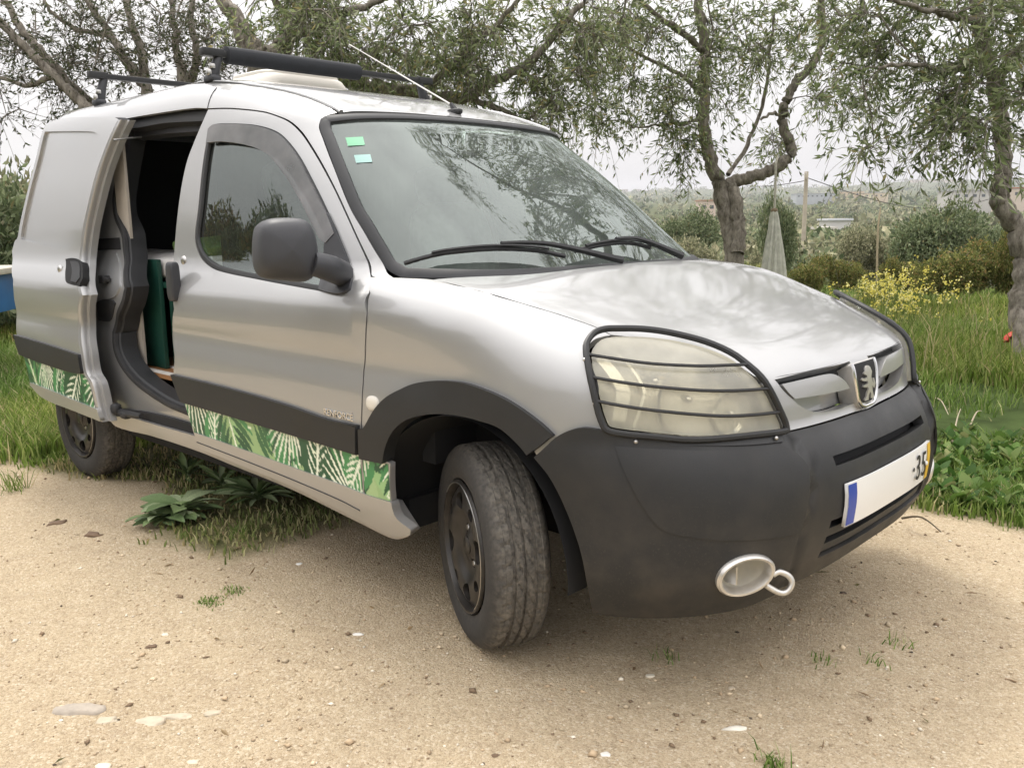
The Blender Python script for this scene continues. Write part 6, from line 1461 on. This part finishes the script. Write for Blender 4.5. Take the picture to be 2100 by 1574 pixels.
# ---- door mirrors
def mirror_unit(mirror):
    mm = np.array([1, -1, 1]) if mirror else np.array([1, 1, 1])
    SA = [(675, 437), (690, 470), (705, 505), (720, 545), (725, 566), (719, 595), (705, 604), (681, 603), (657, 596), (664, 560), (668, 520), (671, 475)]
    base = panel('door_mirror', SIDE, uvs(SIDE, SA), M['plastic_gray'], VAN, off=.010, depth=.018, mirror=mirror)
    # housing outline drawn in the plane the shell faces, then domed
    yc = -.975; ctr = ony(588, 510, yc)
    OUT = [(529, 467), (537, 456), (551, 449), (580, 446), (615, 448), (633, 457), (644, 477), (650, 505), (652, 530), (648, 556), (638, 572), (620, 578), (593, 576), (551, 571), (534, 560), (526, 535), (525, 500)]
    nv = np.array([.93, -.36, .06]); nv /= np.linalg.norm(nv)
    pts = []
    for u, v in OUT:
        o, d = ray(u, v); pts.append(o + d * ((ctr - o) @ nv / (d @ nv)))
    pts = spline(np.array(pts), closed=True, step=.012, corner=80); c = pts.mean(0); k = len(pts)
    rows = [c + (pts - c) * s + nv * h for s, h in ((.90, -.085), (.985, -.075), (1.0, -.05), (1.0, -.01), (.975, .015), (.92, .034), (.82, .050), (.6, .064), (.3, .071), (.001, .073))]
    V = np.concatenate(rows) * mm; F = [(r * k + i, r * k + (i + 1) % k, (r + 1) * k + (i + 1) % k, (r + 1) * k + i) for r in range(len(rows) - 1) for i in range(k)]
    MB().add(V, F).build('mirror_shell', M['plastic_gray'], base, sharp=60)
    g = c - nv * .084; rows = [g + (pts - c) * .9, g + (pts - c) * .01]
    MB().add(np.concatenate(rows) * mm, [(i, (i + 1) % k, k + (i + 1) % k, k + i) for i in range(k)]).build('mirror_glass', M['chrome'], base)
    a = np.array([ony(640, 540, -.93), ony(660, 545, -.90), ony(682, 552, -.86), ony(700, 560, -.80)])
    arm = MB(); arm.tube(a * mm, [.035, .038, .040, .040], 12); arm.build('mirror_arm', M['plastic_gray'], base)
    sl_ = [c + (p - c) * .955 + nv * .0245 for p in pts]
    return base
mirror_unit(False)

# ---- wheels
def wheel(name, x, y, side, steer, R=.293):
    root = empty(name, (x, y, R), (0, 0, steer)); root.parent = VAN
    hw = .088
    prof = [(.188, -.062), (.196, -.078), (.215, -.086), (.238, -.0885), (.255, -.086), (.270, -.080), (.281, -.073), (.2885, -.064), (.2915, -.054)]
    groove = [-.030, -.001, .030]
    tread = []
    for a in np.linspace(-.052, .052, 53):
        g = any(abs(a - q) < .0042 for q in groove); tread.append((.2845 if g else .293 - .003 * (a / .055) ** 2, a))
    prof = prof + tread + [(r, -a) for r, a in prof[::-1]]
    n = 264; V = []; rr = np.random.default_rng(3)
    for j, (r, a) in enumerate(prof):
        for k in range(n):
            q = 2 * math.pi * k / n; r2 = r
            if r > .2895 and abs(a) < .064:                      # slanted sipes between the grooves, straight shoulder slots
                ph = (k + (14 * a / .05 if abs(a) < .03 else 60 * abs(a)) + (5 if a > 0 else 0)) % 8
                if ph < 1.3 and abs(a) > .006: r2 = r - .0042
            elif .2705 <= r <= .2895 and (k % 8) < 1.3: r2 = r - .003
            p = np.array([r2 * math.cos(q), a, r2 * math.sin(q)])
            V.append(p)
    V = np.array(V)
    # sag where it meets the ground
    low = V[:, 2] < -.275; V[low, 2] = np.maximum(V[low, 2], -.2925)
    V[:, 1] *= 1.0
    m = len(prof)
    I, K = np.meshgrid(np.arange(m - 1), np.arange(n), indexing='ij')
    F = np.stack([I * n + K, (I + 1) * n + K, (I + 1) * n + (K + 1) % n, I * n + (K + 1) % n], -1).reshape(-1, 4)
    if side < 0: pass
    ty = mesh_obj('tyre', V, F.astype(np.int32), M['tyre'], root, smooth=True)
    bm = bmesh.new(); bm.from_mesh(ty.data); bmesh.ops.recalc_face_normals(bm, faces=bm.faces)
    for e in bm.edges:
        if len(e.link_faces) == 2 and e.calc_face_angle(0) > .6: e.smooth = False
    bm.to_mesh(ty.data); bm.free()
    # steel wheel: barrel, dished face with slots
    s = side                                                     # outer face towards s (-1 = right side)
    MB().lathe([(.192, s * .080), (.190, s * .086), (.184, s * .086), (.181, s * .078), (.176, s * .062), (.172, s * .03), (.170, -s * .08)], 64, 'y').build('rim', M['rim'], root)
    class Disc:
        def P(self, u, v):
            u = np.asarray(u, float); v = np.asarray(v, float); r = np.sqrt(u * u + v * v)
            h = dish(r); return np.stack([u, s * h, v], -1)
    dish = pchip([0, .028, .034, .06, .085, .105, .13, .155, .172, .18], [.070, .070, .064, .058, .064, .078, .083, .079, .066, .060])
    D = Disc()
    circ = lambda cx, cy, r, n=14: [(cx + r * math.cos(a), cy + r * math.sin(a)) for a in np.linspace(0, 2 * math.pi, n, endpoint=False)]
    slots = []
    for i in range(8):
        a = i * math.pi / 4 + .2; big = i % 2 == 0
        ra, wa = (.132, .046) if big else (.138, .026)
        hlf = .034 if big else .020
        slots.append([(ra * math.cos(a) - hlf * math.cos(q) * math.sin(a) + wa * .55 * math.sin(q) * math.cos(a), ra * math.sin(a) + hlf * math.cos(q) * math.cos(a) + wa * .55 * math.sin(q) * math.sin(a)) for q in np.linspace(0, 2 * math.pi, 16, endpoint=False)])
    lugs = [circ(.052 * math.cos(a), .052 * math.sin(a), .013, 10) for a in np.arange(4) * math.pi / 2 + .5]
    O = np.array(circ(0, 0, .178, 72))
    UV, Ff, loops = tri_region(O, [np.array(q) for q in slots + lugs], .012)
    P = D.P(UV[:, 0], UV[:, 1]); V = [P]; FF = [tuple(f) for f in Ff]; base = len(P)
    for lp in loops[1:]:
        a = P[lp]; k = len(lp); V += [a, a - np.array([0, s * .014, 0])]
        FF += [(base + i, base + (i + 1) % k, base + k + (i + 1) % k, base + k + i) for i in range(k)]; base += 2 * k
    MB().add(np.concatenate(V), FF).build('wheel_face', M['rim'], root, sharp=50)
    MB().lathe([(.0, s * .012), (.168, s * .006), (.17, -s * .06)], 32, 'y').build('brake_drum', M['dark'], root)
    for a in np.arange(4) * math.pi / 2 + .5:
        MB().lathe([(0, s * .060), (.008, s * .060), (.0105, s * .054), (.0105, s * .03)], 8, 'y', (.052 * math.cos(a), 0, .052 * math.sin(a))).build('wheel_bolt', M['metal'], root)
    MB().lathe([(0, s * .074), (.022, s * .074), (.027, s * .070), (.028, s * .060)], 20, 'y').build('hub_cap', M['rim'], root)
    ring = [(.1835 * math.cos(a), s * .0875, .1835 * math.sin(a)) for a in np.linspace(-.9, 2.4, 60)]
    MB().tube(ring, .0018, 5).build('rim_scuff', M['metal'], root)
    return root
def tyre_mat():
    m, n, l, b = mat_new('dusty_tyre')
    t = n.new('ShaderNodeTexCoord'); x = n.new('ShaderNodeTexNoise'); x.inputs['Scale'].default_value = 26; x.inputs['Detail'].default_value = 9; x.inputs['Roughness'].default_value = .7; l.new(t.outputs['Object'], x.inputs['Vector'])
    x2 = n.new('ShaderNodeTexNoise'); x2.inputs['Scale'].default_value = 90; x2.inputs['Detail'].default_value = 5; l.new(t.outputs['Object'], x2.inputs['Vector'])
    sp = n.new('ShaderNodeSeparateXYZ'); l.new(t.outputs['Object'], sp.inputs[0])
    # dust lies on the tread band: |y| below 6 cm
    ab = n.new('ShaderNodeMath'); ab.operation = 'ABSOLUTE'; l.new(sp.outputs['Y'], ab.inputs[0])
    tr = n.new('ShaderNodeMapRange'); tr.inputs['From Min'].default_value = .085; tr.inputs['From Max'].default_value = .055; tr.inputs['To Min'].default_value = .12; tr.inputs['To Max'].default_value = 1; l.new(ab.outputs[0], tr.inputs['Value'])
    r = n.new('ShaderNodeMapRange'); r.inputs['From Min'].default_value = .25; r.inputs['From Max'].default_value = .72; r.inputs['To Min'].default_value = .25; l.new(x.outputs['Fac'], r.inputs['Value'])
    mu = n.new('ShaderNodeMath'); mu.operation = 'MULTIPLY'; l.new(r.outputs[0], mu.inputs[0]); l.new(tr.outputs[0], mu.inputs[1])
    r2 = n.new('ShaderNodeMapRange'); r2.inputs['From Min'].default_value = .30; r2.inputs['From Max'].default_value = .62; r2.inputs['To Min'].default_value = .3; l.new(x2.outputs['Fac'], r2.inputs['Value'])
    m3 = n.new('ShaderNodeMath'); m3.operation = 'MULTIPLY'; l.new(mu.outputs[0], m3.inputs[0]); l.new(r2.outputs[0], m3.inputs[1])
    c = n.new('ShaderNodeMix'); c.data_type = 'RGBA'; c.inputs[6].default_value = (.036, .035, .034, 1); c.inputs[7].default_value = (.20, .18, .15, 1); l.new(m3.outputs[0], c.inputs[0])
    l.new(c.outputs[2], b.inputs['Base Color']); b.inputs['Roughness'].default_value = .78; b.inputs['Specular IOR Level'].default_value = .3
    bp = n.new('ShaderNodeBump'); bp.inputs['Strength'].default_value = .35; bp.inputs['Distance'].default_value = .003; l.new(x2.outputs['Fac'], bp.inputs['Height']); l.new(bp.outputs[0], b.inputs['Normal'])
    return m
M['tyre'] = tyre_mat()
STEER = math.radians(-27)
wheel('front_wheel', -.005, -.715, -1, STEER); wheel('front_wheel', -.005, .715, 1, STEER)
wheel('rear_wheel', -2.693, -.735, -1, 0, .290); wheel('rear_wheel', -2.693, .735, 1, 0, .290)
# wheel wells
for x in (0, -2.693):
    for sg in (-1, 1):
        a = np.linspace(-.05 if x == 0 else .12, math.pi + (.02 if x == 0 else -.12), 28); r = .385
        V = []
        for y in (.835, .62, .50):
            V += [(x + (r if y > .6 else r) * math.cos(q), sg * y, .30 + r * math.sin(q)) for q in a]
        k = len(a); F = [(j * k + i, j * k + i + 1, (j + 1) * k + i + 1, (j + 1) * k + i) for j in range(2) for i in range(k - 1)]
        V.append((x, sg * .50, .30)); F += [(2 * k + i, 2 * k + i + 1, len(V) - 1) for i in range(k - 1)]
        MB().add(V, F).build('wheel_well', M['dark'], VAN)
# dark boxes added to block light under floor and bonnet, plus axle and pipe
u_ = MB(); u_.box((-1.35, 0, .30), (2.0, 1.45, .10)); u_.box((-2.9, 0, .42), (.75, .96, .16)); u_.box((.28, 0, .40), (.75, .96, .26)); u_.box((-.02, 0, .62), (.45, .98, .5)); u_.tube([(-2.693, -.6, .29), (-2.693, .6, .29)], .05, 8); u_.tube([(-2.9, .3, .26), (.2, .3, .24)], .035, 8)
u_.build('underbody_light_block', M['dark'], VAN, smooth=False)

# ---- cabin
cab = MB(); cab.add(*sbox((-.33, 0, .93), (.55, 1.34, .20), 4, 14)); cab.box((-.30, 0, .72), (.06, 1.36, .5)); cab.add(*sbox((-.52, .36, 1.0), (.22, .42, .10), 4, 10)); cab.build('dashboard', M['trim'], VAN)
sw = MB(); ring = [(np.array([-.66, .36, .98]) + roty(-.45) @ np.array([0, .19 * math.cos(a), .19 * math.sin(a)])) for a in np.linspace(0, 2 * math.pi, 33)]
sw.tube(ring, .014, 8, caps=False); sw.tube([(-.66, .36, .98), (-.5, .36, .92)], .03, 8); sw.box((-.66, .36, .98), (.03, .34, .04)); sw.build('steering_wheel', M['rubber'], VAN)
def seat(y, name='front_seat'):
    s_ = MB(); s_.add(*sbox((-1.02, y, .66), (.50, .48, .18), 4.5, 14)); o = s_.build(name, M['seat'], VAN)
    bk = MB(); bk.add(*sbox((-1.27, y, .98), (.15, .46, .62), 5, 16, roty(-.20), .10)); bk.build('backrest', M['seat'], o)
    hr = MB(); hr.add(*sbox((-1.36, y, 1.36), (.11, .27, .17), 4, 12, roty(-.15))); hr.tube([(-1.34, y - .06, 1.22), (-1.355, y - .06, 1.32)], .006, 6); hr.tube([(-1.34, y + .06, 1.22), (-1.355, y + .06, 1.32)], .006, 6); hr.build('headrest', M['seat'], o)
seat(-.40); seat(.38)
lin = MB(); lin.box((-2.3, .665, .95), (1.6, .02, 1.2)); lin.box((-2.35, 0, 1.70), (1.55, 1.05, .02)); lin.box((-3.1, 0, 1.0), (.02, 1.3, 1.3)); lin.build('load_bay_lining', M['trim'], VAN, smooth=False)
cur = MB(); ys = np.linspace(-.66, .66, 60); V = []
for z in (.55, 1.0, 1.45, 1.70): V += [(-1.52 + .018 * math.sin(y * 38 + z), y * (1 if z < 1.5 else .9), z) for y in ys]
cur.add(V, [(j * 60 + i, j * 60 + i + 1, (j + 1) * 60 + i + 1, (j + 1) * 60 + i) for j in range(3) for i in range(59)])
cur.build('cab_curtain', simple('dark_curtain', (.012, .014, .017), .95), VAN)
dl = MB(); dl.add(*sbox((-.86, 0, 1.575), (.08, .10, .02), 4, 8)); dl.build('cabin_lamp', simple('cabin_lamp_lens', (.75, .62, .35), .4), VAN)
pil = MB(); pil.box((-2.235, -.705, 1.19), (.11, .012, .76)); pil.box((-2.26, -.70, .75), (.20, .012, .36)); pil.build('pillar_lining', simple('cream_lining', (.42, .38, .33), .8, var=.1, vscale=8), VAN, smooth=False)
# load floor: boards and pale battens
fl = MB(); fl.box((-1.95, 0, .560), (1.0, 1.42, .02)); lf = fl.build('load_floor', simple('plywood_floor', (.33, .16, .065), .55, var=.3, vscale=14), VAN, smooth=False)
for y, w_ in ((-.695, .03), (-.60, .018)): MB().box((-1.95, y, .5725), (1.0, w_, .006)).build('floor_batten', simple('pale_batten', (.70, .66, .60), .6), lf, smooth=False)

# ---- roof bars, hatch, aerial
def on_roof(x, y): return float(top_z(f_cab, x, y, 1.02, 1.82))
def roof_bar(x, z, pad):
    b = MB(); b.box((x, 0, z), (.034, 1.12, .024)); o = b.build('roof_bar', M['plastic'], VAN, bevel=.005)
    for sg in (-1, 1):
        y0 = sg * .56; zz = on_roof(x, .56)
        f = MB(); f.tube([(x, sg * .525, z - .008), (x, sg * .535, z - .03), (x, sg * .56, zz + .01), (x, sg * .565, zz - .005)], [.016, .018, .026, .020], 10); f.add(*sbox((x, sg * .56, zz + .008), (.075, .05, .03), 4, 10)); f.build('bar_foot', M['plastic_gray'], o)
        k = MB(); k.add(*sbox((x + .012, sg * .580, zz + .030), (.028, .018, .028), 3, 8)); k.add(*sbox((x + .014, sg * .565, zz + .055), (.024, .02, .02), 4, 8)); k.build('bar_clamp', M['metal'], o)
        e = MB(); e.box((x, sg * .555, z + .002), (.040, .09, .032)); e.build('bar_end_cap', M['plastic'], o, bevel=.006)
    if pad:
        p = MB(); p.tube([(x, -.50, z), (x, -.493, z), (x, .16, z), (x, .17, z)], [.018, .034, .034, .020], 14); p.build('bar_padding', simple('foam_sleeve', (.020, .022, .026), .85, var=.2, vscale=20, bump=.3, bscale=160), o)
roof_bar(-1.66, 1.868, True); roof_bar(-2.72, 1.90, False)
h = MB(); zt = 1.79; h.add(*sbox((-1.93, -.04, zt + .022), (.40, .46, .085), 5, 16, None, .10)); hat = h.build('roof_hatch', M['cream'], VAN)
h = MB(); h.add(*sbox((-1.93, -.04, zt + .052), (.36, .42, .05), 4, 16)); h.build('hatch_lid', M['cream'], hat)
ab_ = march(938, 233, f_cab); b = MB(); b.add(*sbox(ab_ + [-.015, 0, .008], (.075, .035, .025), 3, 10)); b.tube([ab_ + [-.01, 0, .01], ab_ + [-.035, 0, .04]], [.014, .008], 8); ant = b.build('aerial_base', M['rubber'], VAN)
o_, d_ = ray(716, 91); top = o_ + d_ * ((ab_[1] - .01 - o_[1]) / d_[1])
MB().tube([ab_ + [-.03, 0, .035], top], [.0032, .0022], 6).build('aerial_mast', M['satin'], ant)

# ================================================================== things lying inside the van
bed = empty('bed_box', (-2.1, -.2, .572)); tag(bed, 'dark green painted plywood bed box inside the open van doorway', 'box')
def pbox(name, lo, hi, mat, root, bevel=.003):
    lo, hi = np.array(lo), np.array(hi); b = MB(); b.box((lo + hi) / 2 - np.array(root.location), hi - lo); return b.build(name, mat, root, bevel=bevel)
pbox('end_panel', (-2.62, -.64, .572), (-2.10, -.62, 1.055), M['green_board'], bed)
pbox('side_panel', (-2.098, -.60, .572), (-2.075, .55, .93), M['green_board'], bed)
pbox('top_board', (-3.05, -.618, .93), (-1.80, .60, .955), M['green_board'], bed)
pbox('shelf_edge', (-1.84, -.59, .86), (-1.80, .60, .929), M['green_board'], bed)
mt = MB(); V, F = sbox((-2.40, -.05, 1.015), (1.24, 1.12, .115), 6, 22); V = np.array(V); V[:, 2] += .012 * np.sin(V[:, 0] * 21) * np.sin(V[:, 1] * 17)
mt.add(V, F); tag(mt.build('mattress', simple('white_bedding', (.62, .60, .58), .9, var=.1, vscale=25, bump=.4, bscale=40)), 'white covered mattress lying on the green bed box', 'mattress')
bl = MB(); V, F = sbox((-2.02, -.25, 1.10), (.42, .62, .08), 3.2, 20); V = np.array(V); V[:, 2] += .015 * np.sin(V[:, 0] * 31 + V[:, 1] * 13)
bl.add(V, F); tag(bl.build('blanket', simple('olive_blanket', (.075, .135, .025), .95, var=.25, vscale=30, bump=.4, bscale=90)), 'crumpled olive green blanket on the white mattress in the van', 'blanket')
bg_ = MB(); V, F = sbox((-1.74, -.60, .65), (.10, .10, .16), 3, 12); bg_.add(V, F); tag(bg_.build('shoe_bag', simple('black_bag', (.02, .02, .02), .8), ), 'small black bag standing on the plywood van floor', 'bag')
# ================================================================== the air over the valley
hz = MB(); hz.box((0, 0, 72), (7700, 7700, 176)); hz_o = hz.build('haze', None, None, smooth=False)
m = bpy.data.materials.new('haze_air'); m.use_nodes = True; n = m.node_tree.nodes; l = m.node_tree.links
n.remove(n['Principled BSDF']); pv = n.new('ShaderNodeVolumePrincipled'); pv.inputs['Color'].default_value = (.93, .95, 1, 1); pv.inputs['Density'].default_value = .00021; pv.inputs['Anisotropy'].default_value = .2
l.new(pv.outputs[0], n['Material Output'].inputs['Volume']); hz_o.data.materials.append(m); tag(hz_o, 'pale haze lying over the far valley', 'haze', kind='stuff')
